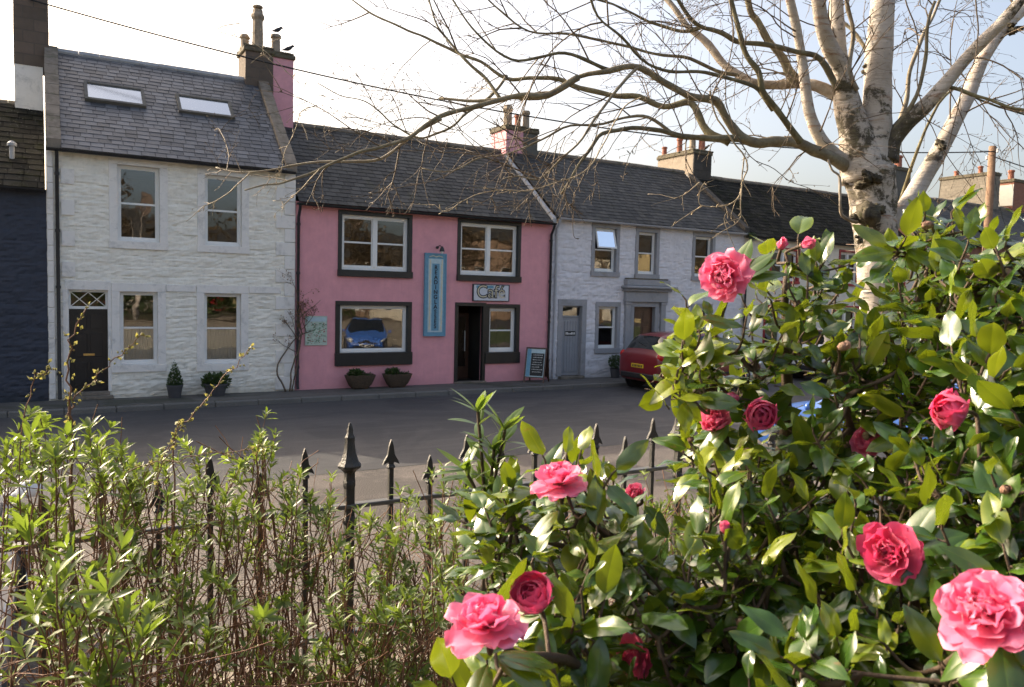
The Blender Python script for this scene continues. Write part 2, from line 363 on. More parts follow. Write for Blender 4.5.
# pavement slabs and kerb stones
mb=MB(); r_=random.Random(3); x=-30.
while x<60:
    w=.62+r_.random()*.1
    for (ya,yb) in ((18.22,18.80),(18.80,19.46)):
        h=.12+r_.uniform(-.003,.003); mb.box(x+.004,x+w-.004,ya+.004,yb-.004,-.05,h,r_.random())
    x+=w
mb.box(-30,60,18.2,19.46,-.06,.108)
mb.build('pavement',M['pavestone'],kind='structure')
mb=MB(); x=-30.
while x<60:
    w=.9+r_.random()*.15; h=.115+r_.uniform(-.006,.006)
    mb.box(x+.004,x+w-.004,18.03+r_.uniform(-.006,.006),18.215,-.1,h,r_.random(),bev=.018); x+=w
mb.build('kerb',M['kerbstone'],kind='structure')
GZ=1.07     # raised garden
mb=MB(); n=90; W=26.; xs=[-9+W*i/n for i in range(n+1)]; ys=[-13+15.62*i/60 for i in range(61)]
vs=[(x,y,GZ+.05*noise.noise(Vector((x*1.3,y*1.3,0)))+.02*noise.noise(Vector((x*7,y*7,2)))) for y in ys for x in xs]
mb.add(vs,[(j*(n+1)+i,j*(n+1)+i+1,(j+1)*(n+1)+i+1,(j+1)*(n+1)+i) for j in range(60) for i in range(n)])
mb.build('garden_soil',M['soil'],smooth=True,kind='structure')
# leaf litter
mb=MB(); r_=random.Random(5)
for i in range(2600):
    x=r_.uniform(-1.5,6); y=r_.uniform(.3,2.6); p=Vector((x,y,GZ+.02+r_.random()*.04)); a=r_.random()*6.28; s_=r_.uniform(.015,.035)
    d=Vector((math.cos(a),math.sin(a),r_.uniform(-.4,.4)))*s_; e=Vector((-math.sin(a),math.cos(a),r_.uniform(-.4,.4)))*s_*.5
    mb.add([p-d,p+e,p+d+Vector((0,0,.008)),p-e],[(0,1,2,3)],r_.random())
mb.build('leaf_litter',M['deadleaf'],kind='stuff')
# low retaining wall that carries the railing
w=empty('retaining_wall',(1.5,2.8,0),'low rubble retaining wall under the black iron railing','wall')
mb=MB(); mb.box(-9,17,2.62,2.98,-.05,1.13); mb.build('wall_body',M['rubble'],w)
mb=MB(); x=-9.
while x<17: mb.box(x+.004,x+.85,2.57,3.03,1.13,1.21,bev=.012); x+=.86
mb.build('coping',M['stone'],w)

# ================================================================== HOUSES
def facade_mesh(mb,x0,x1,z0,z1,holes,step,amp,seed=0,fy=FY,hs=(1.5,4.2),reveal=.13):
    def lines(lo,hi,cuts):
        L=sorted(set([lo,hi]+[c for c in cuts if lo<c<hi])); out=[L[0]]
        for a,b in zip(L,L[1:]):
            n=max(1,int(round((b-a)/step)))
            out+=[a+(b-a)*i/n for i in range(1,n+1)]
        return out
    xs=lines(x0,x1,[h[0] for h in holes]+[h[1] for h in holes]); zs=lines(z0,z1,[h[2] for h in holes]+[h[3] for h in holes])
    nx=len(xs); vs=[];al=[]
    for z in zs:
        for x in xs:
            e=0;a=.9
            if amp:
                # irregular courses of rough stones under thick paint
                row=z*hs[1]+.35*noise.noise(Vector((x*.8,z*.6,seed+9)));
                p=Vector((x*hs[0]+7.3*math.floor(row),row,seed)); fr_=row-math.floor(row)
                c=noise.voronoi(Vector((x*hs[0]+3.7*math.floor(row)*.37,math.floor(row)*5.1,seed)))[0]
                joint=min(1,(c[1]-c[0])*5)*min(1,min(fr_,1-fr_)*5.5)
                n1=noise.fractal(Vector((x*5,z*16,seed)),.9,2.,4)
                face=noise.noise(Vector((x*2.2,z*5,seed+4)))
                e=amp*(.55*joint+.5*face+.6*n1)
                a=max(0,min(1,.25+joint*.6+n1*.35))
                for h in holes:
                    if h[0]-.02<x<h[1]+.02 and h[2]-.02<z<h[3]+.02: e=0
            vs.append((x,fy-e,z)); al.append(a)
    fs=[]
    for j in range(len(zs)-1):
        for i in range(nx-1):
            cx=(xs[i]+xs[i+1])/2; cz=(zs[j]+zs[j+1])/2
            if any(h[0]<cx<h[1] and h[2]<cz<h[3] for h in holes): continue
            fs.append((j*nx+i,j*nx+i+1,(j+1)*nx+i+1,(j+1)*nx+i))
    mb.add(vs,fs,al)
    for h in holes:
        a,b,c,d=h[:4]; y=fy+reveal
        g=.006; a-=g;b+=g;c-=g;d+=g; mb.add([(a,fy+.001,c),(b,fy+.001,c),(b,fy+.001,d),(a,fy+.001,d),(a,y,c),(b,y,c),(b,y,d),(a,y,d)],[(0,1,5,4),(1,2,6,5),(2,3,7,6),(3,0,4,7)],.9)
def slates(mb,x0,x1,y0,z0,y1,z1,sw,co,seed,jit=.004,th=.011):
    r_=random.Random(seed); L=math.hypot(y1-y0,z1-z0); n=int(L/co); co=L/n
    ty=(y1-y0)/L; tz=(z1-z0)/L; ny,nz=-tz,ty
    def P(x,s,h): return (x,y0+ty*s+ny*h,z0+tz*s+nz*h)
    wob=lambda x,s:.025*noise.noise(Vector((x*.5,s*.5,seed)))
    mb.add([P(x0,0,-.01),P(x1,0,-.01),P(x1,L,-.01),P(x0,L,-.01)],[(0,1,2,3)],.0)
    for i in range(n):
        s0=i*co-.012; s1=(i+1)*co+.02; x=x0-(sw*.5 if i%2 else 0)-r_.random()*.05
        while x<x1:
            w=sw*r_.uniform(.86,1.14); a=max(x,x0)+.007; b=min(x+w,x1)-.007; x+=w
            if b-a<.02: continue
            d=r_.uniform(-.008,.006); h=th+r_.uniform(0,jit*1.3)+wob(a,s0); h2=.003+wob(a,s1); c=.08+.92*r_.random()
            t2=r_.uniform(-jit,jit)*.5
            mb.add([P(a,s0+d,h),P(b,s0+d,h+t2),P(b,s1,h2),P(a,s1,h2),P(a,s0+d,h-th),P(b,s0+d,h-th)],[(0,1,2,3),(4,5,1,0)],c)
def shell(h,x0,x1,ze,zr,wm,yr=22.4,back=26.1):
    """gables, back wall and back roof"""
    zr=EYE+(zr-EYE)*yr/22.75
    mb=MB(); y0=FY+.002
    for x in (x0,x1):
        mb.add([(x,y0,0),(x,back,0),(x,back,ze),(x,yr,zr-.06),(x,y0,ze-.03)],[(0,1,2,3,4)],.9)
    mb.add([(x0,back,0),(x1,back,0),(x1,back,ze),(x0,back,ze)],[(0,1,2,3)],.9)
    mb.build('gable_wall',wm,h)
    mb=MB(); mb.add([(x0+.01,FY+.14,.05),(x1-.01,FY+.14,.05),(x1-.01,FY+3,.05),(x0+.01,FY+3,.05)],[(0,1,2,3)])
    a,b=x0+.012,x1-.012; zt=ze-.12
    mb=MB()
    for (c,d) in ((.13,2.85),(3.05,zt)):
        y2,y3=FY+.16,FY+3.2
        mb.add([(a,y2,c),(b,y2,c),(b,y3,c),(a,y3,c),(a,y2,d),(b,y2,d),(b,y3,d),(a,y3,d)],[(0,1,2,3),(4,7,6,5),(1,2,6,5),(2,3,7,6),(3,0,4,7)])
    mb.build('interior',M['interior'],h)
def gutter(h,x0,x1,z,m,y=19.17,pipe=None,pm=None):
    mb=MB(); n=7
    pr=[(y+.06*math.cos(math.pi+math.pi*k/n), z+.055*math.sin(math.pi+math.pi*k/n)) for k in range(n+1)]
    vs=[(x,p[0],p[1]) for x in (x0,x1) for p in pr]; vs+=[(x,y+(p[0]-y)*.85,p[1]+.006) for x in (x0,x1) for p in pr]
    q=n+1
    mb.add(vs,[(k,k+1,q+k+1,q+k) for k in range(n)]+[(2*q+k,3*q+k,3*q+k+1,2*q+k+1) for k in range(n)])
    mb.build('gutter',m,h,smooth=True)
    for px in (pipe or []):
        mb=MB(); mb.tube([(px,y,z-.05),(px,y+.03,z-.14),(px,FY-.07,z-.32),(px,FY-.06,.25),(px,FY-.10,.16)],.037,10)
        for zz in (z-.5,z-1.7,z-2.9,.7): mb.lathe((px,FY-.062,zz),[(.037,-.03),(.05,-.03),(.05,.03),(.037,.03)],12)
        mb.build('downpipe',pm or m,h,smooth=True,angle=40)
def surround(h,op,side,top,sill,mat,proud=.03,sillp=.06,name='window_surround',bev=.006):
    a,b,c,d=op; mb=MB(); y0,y1=FY-proud,FY+.1
    mb.box(a-side,a,y0,y1,c,d,bev=bev); mb.box(b,b+side,y0,y1,c,d,bev=bev); mb.box(a-side,b+side,y0-.002,y1,d,d+top,bev=bev)
    if sill: mb.box(a-side-.01,b+side+.01,FY-sillp,y1,c-sill,c,bev=bev)
    mb.build(name,mat,h)
def sash(h,op,fm,mul=1,split=.5,fr=.045,curtain=None,open_top=False,yoff=.09,rail=True):
    """window frame with its sashes (one mesh), panes as sub-parts"""
    a,b,c,d=op; y=FY+yoff; mb=MB()
    mb.box(a,a+fr,y,y+.06,c,d,bev=.004); mb.box(b-fr,b,y,y+.06,c,d,bev=.004)
    mb.box(a+fr,b-fr,y,y+.06,c,c+fr*1.2,bev=.004); mb.box(a+fr,b-fr,y,y+.06,d-fr,d,bev=.004)
    w=(b-a-2*fr); cells=[]
    for k in range(mul):
        xa=a+fr+w*k/mul; xb=a+fr+w*(k+1)/mul
        if k: mb.box(xa-.055,xa+.055,y-.012,y+.061,c+fr*1.2,d-fr,bev=.004); 
        if k: xa+=.055
        if k<mul-1: xb-=.055
        cells.append((xa,xb))
    zc,zd=c+fr*1.2,d-fr; zm=zc+(zd-zc)*split; s=.028
    panes=[]
    for (xa,xb) in cells:
        mb.box(xa,xa+s,y+.022,y+.058,zc,zd); mb.box(xb-s,xb,y+.022,y+.058,zc,zd)
        if rail:
            mb.box(xa+s,xb-s,y+.014,y+.057,zm-.022,zm+.022,bev=.003)
            mb.box(xa+s,xb-s,y+.023,y+.056,zc,zc+.04); mb.box(xa+s,xb-s,y+.023,y+.056,zd-.028,zd)
            panes+=[(xa+s,xb-s,zc+.04,zm-.022),(xa+s,xb-s,zm+.022,zd-.028)]
        else:
            mb.box(xa+s,xb-s,y+.023,y+.056,zc,zc+.03); mb.box(xa+s,xb-s,y+.023,y+.056,zd-.028,zd)
            panes.append((xa+s,xb-s,zc+.03,zd-.028))
    if open_top:
        panes=panes[:1]
        # top sash tipped outwards
        L=zd-zm-.03; xa,xb=cells[0]; an=R(16); 
        top=Vector((0,y-.01,zd-.01)); dn=Vector((0,-math.sin(an),-math.cos(an))); nn=Vector((0,-math.cos(an),math.sin(an)))
    f=mb.build('window',fm,h)
    for p in panes:
        q=MB(); q.add([(p[0],y+.04,p[2]),(p[1],y+.04,p[2]),(p[1],y+.04,p[3]),(p[0],y+.04,p[3])],[(0,1,2,3)]); q.build('pane',M['glass'],f)
    if open_top:
        q=MB(); 
        def bar(x0_,x1_,s0,s1):
            P=lambda x,s,t:(x,)+tuple((top+dn*s+nn*t).yz)
            q.add([P(x0_,s0,0),P(x1_,s0,0),P(x1_,s1,0),P(x0_,s1,0),P(x0_,s0,.035),P(x1_,s0,.035),P(x1_,s1,.035),P(x0_,s1,.035)],[(0,3,2,1),(4,5,6,7),(0,1,5,4),(1,2,6,5),(2,3,7,6),(3,0,4,7)])
        bar(xa,xa+.04,0,L);bar(xb-.04,xb,0,L);bar(xa+.04,xb-.04,0,.04);bar(xa+.04,xb-.04,L-.04,L)
        q.build('open_sash',fm,f)
        q=MB(); P=lambda x,s,t:(x,)+tuple((top+dn*s+nn*t).yz)
        q.add([P(xa+.04,.04,.02),P(xb-.04,.04,.02),P(xb-.04,L-.04,.02),P(xa+.04,L-.04,.02)],[(0,1,2,3)]); q.build('pane',M['glass'],f)
    if curtain:
        for (ca,cb,cc,cd) in curtain:
            q=MB(); n=40; r_=random.Random(int(ca*100)); ph=r_.random()*6
            xs=[ca+(cb-ca)*i/n for i in range(n+1)]
            ys=[y+.13+.018*math.sin(ph+i*1.9)+.01*math.sin(i*.7) for i in range(n+1)]
            q.add([(x,yy,cc) for x,yy in zip(xs,ys)]+[(x,yy,cd) for x,yy in zip(xs,ys)],[(i,i+1,n+2+i,n+1+i) for i in range(n)])
            q.build('curtain',M['curtain'],f,smooth=True)
    return f
def panel_door(h,op,mat,panels=6,fan=None,fm=None,yoff=.10,glazed=False):
    a,b,c,d=op; mb=MB(); y=FY+yoff; dd=fan if fan else d
    mb.box(a+.01,b-.01,y,y+.045,c+.01,dd-.01)
    w=b-a; H=dd-c
    if panels==6:
        rows=[(.08,.36),(.42,.70),(.76,.94)]; cols=[(.13,.46),(.54,.87)]
    else: rows=[(.06,.94)]; cols=[(.08+.14*i,.08+.14*(i+1)-.012) for i in range(6)]
    for (ra,rb) in rows:
        for (ca,cb) in cols: mb.box(a+w*ca,a+w*cb,y-.012,y+.003,c+H*ra,c+H*rb,bev=.007)
    o=mb.build('door',mat,h)
    return o,y
def chimney(h,x0,x1,y0,y1,z0,z1,mat,cap=M['mosscap'],pots=(),overh=.05,lowmat=None,zl=None,name='chimney'):
    mb=MB()
    # slightly uneven stack
    n=8; vs=[];fs=[]
    for k in range(n+1):
        z=z0+(z1-z0)*k/n; j=lambda i:.008*noise.noise(Vector((x0+i,z*2,y0)))
        vs+=[(x0+j(1),y0+j(2),z),(x1+j(3),y0+j(4),z),(x1+j(5),y1,z),(x0+j(6),y1,z)]
    for k in range(n):
        for q in range(4): fs.append((k*4+q,k*4+(q+1)%4,k*4+4+(q+1)%4,k*4+4+q))
    fs.append((n*4,n*4+1,n*4+2,n*4+3)); mb.add(vs,fs)
    c=mb.build(name,mat,h)
    mb=MB(); mb.box(x0-overh,x1+overh,y0-overh,y1+overh,z1-.02,z1+.10,bev=.02); mb.box(x0-overh*.3,x1+overh*.3,y0-overh*.3,y1+overh*.3,z1+.1,z1+.16,bev=.02)
    r_=random.Random(int(x0*10)+3)
    for i in range(int(14*(x1-x0)*(y1-y0)/.6)+6): # moss and weeds along the cope
        mb.ell((r_.uniform(x0-overh,x1+overh),r_.choice([y0-overh*.6,y1,r_.uniform(y0,y1)]),z1+.12),r_.uniform(.02,.07),r_.uniform(.02,.06),r_.uniform(.015,.045),7,5,jit=.5)
    mb.build('coping',cap,c)
    for (px,py,r,hh,m,kind) in pots:
        mb=MB(); zb=z1+.14
        if kind=='oct':
            mb.lathe((px,py,zb),[(r*1.25,0),(r*1.25,.08),(r*1.02,.14),(r,.16),(r*.92,hh*.68),(r*1.02,hh*.70),(r*1.2,hh*.74),(r*1.22,hh*.80),(r*.95,hh*.86),(r*.9,hh*.93),(r*.45,hh*.94),(r*.4,hh*.96)],8)
            if hh>.95: mb.ell((px,py,zb+hh+.0),r*.95,r*.95,.06,12,6); mb.lathe((px,py,zb+hh*.93),[(r*.3,0),(r*.3,.08)],8)
        else:
            mb.lathe((px,py,zb),[(r*1.1,0),(r*1.1,.04),(r,.06),(r*.9,hh*.8),(r*1.15,hh*.83),(r*1.15,hh*.93),(r*.95,hh),(r*.8,hh),(r*.78,hh-.1)],14)
        mb.build('chimney_pot',m,c,smooth=(kind!='oct'),angle=40)
    return c
def skew(h,x0,x1,y0,z0,y1,z1,up,mat,n=9,name='skew_stone'):
    """raised coping up a gable"""
    mb=MB(); r_=random.Random(int(x0*7))
    for k in range(n):
        a,b=k/n+.003,(k+1)/n-.003; d=r_.uniform(-.008,.008)
        for_=[(y0+(y1-y0)*a,z0+(z1-z0)*a),(y0+(y1-y0)*b,z0+(z1-z0)*b)]
        (ya,za),(yb,zb)=for_
        mb.add([(x0+d,ya,za-.1),(x1+d,ya,za-.1),(x1+d,yb,zb-.1),(x0+d,yb,zb-.1),(x0+d,ya-.0,za+up),(x1+d,ya,za+up),(x1+d,yb,zb+up),(x0+d,yb,zb+up)],[(0,3,2,1),(4,5,6,7),(0,1,5,4),(1,2,6,5),(2,3,7,6),(3,0,4,7)],r_.random())
    return mb.build(name,mat,h)
def roof(h,x0,x1,ze,zr,mat,seed,ye=19.17,yr=22.4,sw=.24,co=.17,ridge=M['stone'],back=26.1,jit=.004):
    zr=EYE+(zr-EYE)*yr/22.75
    mb=MB(); slates(mb,x0,x1,ye,ze,yr,zr,sw,co,seed,jit)
    mb.add([(x0,yr,zr-.012),(x1,yr,zr-.012),(x1,back+.2,ze-.1),(x0,back+.2,ze-.1)],[(0,1,2,3)],.4)
    mb.box(x0,x1,ye+.02,FY-.01,ze-.055,ze-.02)
    o=mb.build('roof',mat,h)
    mb=MB(); x=x0; r_=random.Random(seed)
    while x<x1-.05:
        w=min(.45,x1-x); j=r_.uniform(-.006,.006)
        mb.tube([(x+.004,yr+.01,zr-.01+j),(x+w-.004,yr+.01,zr-.01+j)],.10,8); x+=w
    mb.build('ridge_tiles',ridge,o)
    return o
YR=22.4
# ---------------------------------------------------------------- navy house (left edge)
h=empty('house',(-2.8,FY,0),'dark navy painted stone house with dark slate roof at the left edge of the terrace','house')
mb=MB(); facade_mesh(mb,-5.6,.004,0,4.62,[(-4.3,-3.3,1.1,2.6),(-4.3,-3.3,3.2,4.2)],.045,.03,2); mb.build('front_wall',M['navy'],h)
shell(h,-5.6,.002,4.6,6.95,M['navy'])
roof(h,-5.7,-.02,4.62,6.95,M['slate_moss'],11,sw=.3,co=.24,jit=.01)
gutter(h,-5.6,-.03,4.6,M['gutter'])
for op in ((-4.3,-3.3,1.1,2.6),(-4.3,-3.3,3.2,4.2)): sash(h,op,M['white_paint'])
# small lead vent on the roof
p=MB(); p.lathe((-.62,20.15,5.35),[(.05,-.1),(.05,.22),(.09,.22),(.09,.28),(.03,.33)],10); p.build('roof_vent',M['lead'],h,smooth=True,angle=40)

# ---------------------------------------------------------------- white stone house
h=empty('house',(2.6,FY,0),'tall white painted rubble stone house with black front door and two skylights','house')
Bd=(.39,1.14,.28,2.52); Bw=[(1.38,2.15,.86,2.50),(3.15,3.98,.83,2.50)]; Bu=[(1.35,2.20,3.62,5.29),(3.17,3.99,3.62,5.25)]
mb=MB(); facade_mesh(mb,0,5.27,0,5.56,[Bd]+Bw+Bu,.036,.029,5); mb.build('front_wall',M['white_stone'],h)
shell(h,.005,5.27,5.5,8.35,M['white_stone'])
roof(h,.28,5.0,5.5,8.37,M['slate_blue'],21,sw=.25,co=.165,ridge=M['lead'])
gutter(h,.0,5.2,5.47,M['gutter'],pipe=[.2])
for op in Bw+Bu: surround(h,op,.17,.19,.17,M['margin'],sillp=.05)
surround(h,Bd,.065,.20,0,M['margin'],name='door_surround')
mb=MB(); mb.box(.275,.325,FY-.028,FY+.05,.28,2.52,bev=.004); mb.build('door_pilaster',M['margin'],h)
mb=MB()  # string course between the ground floor openings
for a,b in ((2.33,2.96),(4.16,4.92)): mb=MB(); mb.box(a,b,FY-.045,FY+.05,2.52,2.68,bev=.006); mb.build('string_course',M['margin'],h)
mb=MB(); mb2=MB(); z=.15; k=0
while z<5.4:
    hh=.33; wd=.27 if k%2 else .48
    mb2.box(5.27-wd,5.262,FY-.045,FY+.05,z+.006,min(z+hh,5.42)-.006,bev=.008)
    mb.box(.008,.13,FY-.045,FY+.05,z+.006,min(z+hh,5.42)-.006,bev=.008)
    if k%2==0: mb.box(.275,.52 if z>2.6 else .275+.001,FY-.04,FY+.05,z+.006,min(z+hh,5.42)-.006,bev=.0)if z>2.7 else None
    z+=hh; k+=1
mb.build('quoins',M['margin'],h); mb2.build('quoins',M['margin'],h)
for i,op in enumerate(Bw): 
    f=sash(h,op,M['white_paint'],curtain=[(op[0]+.05,op[1]-.05,op[2]+.05,op[2]+.80)],fr=.05)
for op in Bu: sash(h,op,M['white_paint'],fr=.05)
o,y=panel_door(h,(.39,1.14,.28,2.10),M['dark_door'])
mb=MB(); mb.box(.66,.88,y-.018,y,1.07,1.12,bev=.005); mb.build('letterbox',M['brass'],o)
mb=MB(); mb.ell((.475,y-.03,1.2),.025,.025,.025); mb.build('handle',M['brass'],o,smooth=True)
mb=MB(); mb.box(.39,1.14,FY+.08,FY+.14,2.10,2.16,bev=.004); mb.box(.39,1.14,FY+.08,FY+.14,2.47,2.52,bev=.004)
for a,b in ((.39,.43),(1.10,1.14)): mb.box(a,b,FY+.08,FY+.14,2.16,2.47)
for a,b in (((.43,2.16),(.765,2.47)),((.43,2.47),(.765,2.16)),((.765,2.16),(1.10,2.47)),((.765,2.47),(1.10,2.16))):
    mb.tube([(a[0],FY+.105,a[1]),(b[0],FY+.105,b[1])],.009,5)
f=mb.build('fanlight',M['white_paint'],h)
q=MB(); q.add([(.43,FY+.12,2.16),(1.1,FY+.12,2.16),(1.1,FY+.12,2.47),(.43,FY+.12,2.47)],[(0,1,2,3)]); q.build('pane',M['glass'],f)
mb=MB(); mb.box(.3,1.23,FY-.16,FY+.25,.12,.20,bev=.01); mb.box(.36,1.17,FY-.03,FY+.25,.2,.28,bev=.01); mb.build('doorstep',M['stone'],h)
# skylights follow the slope
def slope_pt(x,s,t,ye=19.17,ze=5.5,yr=YR,zr=8.282):
    L=math.hypot(yr-ye,zr-ze); ty,tz=(yr-ye)/L,(zr-ze)/L
    return (x,ye+ty*s-tz*t,ze+tz*s+ty*t)
for (xa,xb) in ((.86,2.0),(2.86,4.02)):
    sa,sb=2.12,2.78; mb=MB()
    def sbox(x0,x1,s0,s1,t0,t1,mb=mb):
        P=[slope_pt(x,s,t) for t in (t0,t1) for s in (s0,s1) for x in (x0,x1)]
        mb.add([P[0],P[1],P[3],P[2],P[4],P[5],P[7],P[6]],[(0,3,2,1),(4,5,6,7),(0,1,5,4),(1,2,6,5),(2,3,7,6),(3,0,4,7)])
    sbox(xa-.07,xa,sa-.08,sb+.07,-.02,.085);sbox(xb,xb+.07,sa-.08,sb+.07,-.02,.085);sbox(xa,xb,sa-.08,sa,-.02,.08);sbox(xa,xb,sb,sb+.07,-.02,.09)
    k_=mb.build('skylight',M['lead'] if 0 else M['greystack'],h)
    q=MB(); q.add([slope_pt(xa,sa,.06),slope_pt(xb,sa,.06),slope_pt(xb,sb,.06),slope_pt(xa,sb,.06)],[(0,1,2,3)]); q.build('skylight_glass',M['skyglass'],k_)
skew(h,.0,.28,19.25,5.56,22.3,8.25,.12,M['stone'])
skew(h,5.0,5.27,19.25,5.56,22.3,8.25,.12,M['stone'])
chimney(h,-.62,.10,22.2,23.1,7.80,10.0,M['dark_ashlar'],pots=[(-.4,22.65,.14,.6,M['pot'],'round'),(-.1,22.65,.13,.6,M['pot'],'round')])
mb=MB(); mb.box(-.61,-.03,22.215,23.08,6.2,7.80); mb.build('chimney_base',M['margin'],h)
chimney(h,4.66,5.40,22.2,23.1,7.5,9.05,M['dark_ashlar'],pots=[(5.06,22.55,.15,1.15,M['pot'],'oct'),(4.80,22.95,.12,.5,M['pot'],'oct')])

# ---------------------------------------------------------------- pink house
h=empty('house',(9,FY,0),'pink rendered cafe house with black window surrounds and dark slate roof','house')
Cu=[(6.45,8.28,3.17,4.58),(9.83,11.68,3.15,4.60)]; Cw=(6.42,8.28,1.03,2.26); Cd=(9.80,10.58,.14,2.28); Cs=(10.79,11.68,.97,2.24)
mb=MB(); facade_mesh(mb,5.28,12.86,0,4.81,Cu+[Cw,Cd,Cs],.12,.006,8); mb.build('front_wall',M['pink'],h,smooth=True)
shell(h,5.285,12.86,4.78,7.33,M['pink'])
roof(h,5.30,12.74,4.78,7.33,M['slate_dark'],31,sw=.27,co=.19)
gutter(h,5.30,12.83,4.74,M['gutter'],pipe=[5.33,12.79])
for op in Cu: surround(h,op,.10,.10,.17,M['black'],sillp=.09)
surround(h,Cw,.12,.11,.33,M['black'],sillp=.09); surround(h,Cs,.12,.11,.32,M['black'],sillp=.07); surround(h,Cd,.10,.10,0,M['black'],name='door_surround')
for op in Cu: sash(h,op,M['white_paint'],mul=2,fr=.07)
sash(h,(6.42,8.28,1.03,2.26),M['white_paint'],rail=False,fr=.06)
sash(h,(10.79,11.68,.97,2.24),M['white_paint'],fr=.07,split=.48)
# recessed open doorway with half open glazed door
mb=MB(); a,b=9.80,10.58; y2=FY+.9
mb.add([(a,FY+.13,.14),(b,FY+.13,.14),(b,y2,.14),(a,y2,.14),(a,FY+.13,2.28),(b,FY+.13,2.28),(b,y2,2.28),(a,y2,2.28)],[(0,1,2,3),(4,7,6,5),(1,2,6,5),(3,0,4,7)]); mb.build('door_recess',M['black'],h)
mb=MB(); mb.box(a,b,y2-.06,y2-.01,.14,.5); mb.box(a,b,y2-.06,y2-.01,1.95,2.05);mb.box(a,a+.1,y2-.06,y2-.01,.5,1.95);mb.box(b-.1,b,y2-.06,y2-.01,.5,1.95)
o=mb.build('door',M['brown_door'],h)
q=MB(); q.add([(a+.1,y2-.035,.5),(b-.1,y2-.035,.5),(b-.1,y2-.035,1.95),(a+.1,y2-.035,1.95)],[(0,1,2,3)]); q.build('pane',M['glass'],o)
q=MB(); q.box(b-.16,b-.135,y2-.12,y2-.09,.95,1.55,bev=.005); q.build('handle',M['white_paint'],o)
mb=MB(); mb.box(a-.1,b+.1,FY-.12,FY+.12,.115,.165,bev=.01); mb.build('doorstep',M['stone'],h)
mb=MB(); n=12
for i in range(n): mb.box(6.55+1.6*i/n,6.55+1.6*i/n+.11,FY+.34,FY+.36+.04*(i%3),1.16,1.30+.09*((i*5)%3)/2)
mb.build('window_display',M['dark_wood'],h)
chimney(h,5.40,5.96,22.22,23.08,6.6,9.0,M['pink_stack'],cap=M['mosscap'],pots=[(5.55,22.55,.13,.55,M['pot'],'round')])
chimney(h,12.83,13.48,22.2,23.2,6.3,7.98,M['pink_stack'],pots=[(13.28,22.9,.15,.85,M['pot'],'oct'),(13.42,22.5,.10,.42,M['redpot'],'round')])
skew(h,12.76,12.87,19.2,4.86,22.2,7.13,.04,M['lead'],3,'lead_flashing')

# ---------------------------------------------------------------- pale lilac house
h=empty('house',(17,FY,0),'pale lilac white stone house with grey surrounds and a stone door canopy','house')
Du=[(14.43,15.26,3.40,4.74),(16.15,16.89,3.38,4.71),(18.58,19.36,3.38,4.71)]; Dd=(13.30,14.02,.2,2.33); Dl=[(14.66,15.38,1.02,2.32),(18.6,19.35,1.02,2.32)]; DD=(16.05,16.92,.2,2.33)
mb=MB(); facade_mesh(mb,12.87,20.87,0,5.0,Du+Dl+[Dd,DD],.05,.026,14); mb.build('front_wall',M['pale_stone'],h)
shell(h,12.875,20.87,4.95,7.45,M['pale_stone'])
roof(h,12.88,20.72,4.95,7.45,M['slate_dark'],41,sw=.27,co=.19)
gutter(h,12.95,20.75,4.92,M['gutter_white'],pipe=[12.98],pm=M['gutter_white'])
for op in Du+Dl: surround(h,op,.13,.15,.15,M['grey_margin'],sillp=.07)
surround(h,Dd,.17,.2,0,M['grey_margin'],name='door_surround')
sash(h,Du[0],M['white_paint'],open_top=True,fr=.05)
sash(h,Du[1],M['white_paint'],fr=.05); sash(h,Du[2],M['white_paint'],fr=.05)
for op in Dl: sash(h,op,M['white_paint'],fr=.05)
o,y=panel_door(h,(13.30,14.02,.2,1.98),M['grey_door'],panels=1)
mb=MB(); mb.box(13.48,13.86,y-.02,y-.012,1.42,1.56)
pl=mb.build('name_plate',M['black'],o)
mb=MB(); r_=random.Random(2)
for i in range(7): mb.box(13.50+i*.05,13.53+i*.05,y-.024,y-.018,1.455,1.50+r_.random()*.03)
mb.build('plate_lettering',M['white_paint'],pl)
mb=MB(); mb.box(13.30,14.02,FY+.08,FY+.13,1.98,2.03); mb.box(13.30,14.02,FY+.08,FY+.13,2.29,2.33); f=mb.build('fanlight',M['grey_door'],h)
q=MB(); q.add([(13.3,FY+.12,2.03),(14.02,FY+.12,2.03),(14.02,FY+.12,2.29),(13.3,FY+.12,2.29)],[(0,1,2,3)]); q.build('pane',M['glass'],f)
# canopy on pilasters
mb=MB()
for a,b in ((15.66,15.86),(17.12,17.32)): mb.box(a,b,FY-.10,FY+.05,.12,2.48,bev=.01); mb.box(a-.03,b+.03,FY-.13,FY+.05,.12,.35,bev=.01); mb.box(a-.025,b+.025,FY-.125,FY+.05,2.40,2.48,bev=.008)
mb.box(15.90,16.05,FY-.04,FY+.1,.12,2.40,bev=.01);mb.box(16.92,17.08,FY-.04,FY+.1,.12,2.40,bev=.01); mb.box(15.90,17.08,FY-.05,FY+.1,2.33,2.482,bev=.01)
mb.box(15.62,17.36,FY-.14,FY+.05,2.485,2.82,bev=.012)
mb.box(15.56,17.44,FY-.24,FY+.05,2.823,2.90,bev=.02); mb.box(15.50,17.62,FY-.34,FY+.05,2.903,3.0,bev=.03); mb.box(15.60,17.40,FY-.2,FY+.05,3.003,3.2,bev=.02)
mb.build('door_canopy',M['grey_margin'],h)
mb=MB(); mb.box(15.64,17.3,FY-.2,FY+.04,3.2,3.24,bev=.015); mb.build('moss',M['mosscap'],h)
o,y=panel_door(h,(16.05,16.92,.2,2.33),M['brown_door'])
q=MB(); q.add([(16.15,y-.016,1.0),(16.42,y-.016,1.0),(16.42,y-.016,1.95),(16.15,y-.016,1.95)],[(0,1,2,3)]); q.build('pane',M['glass'],o)
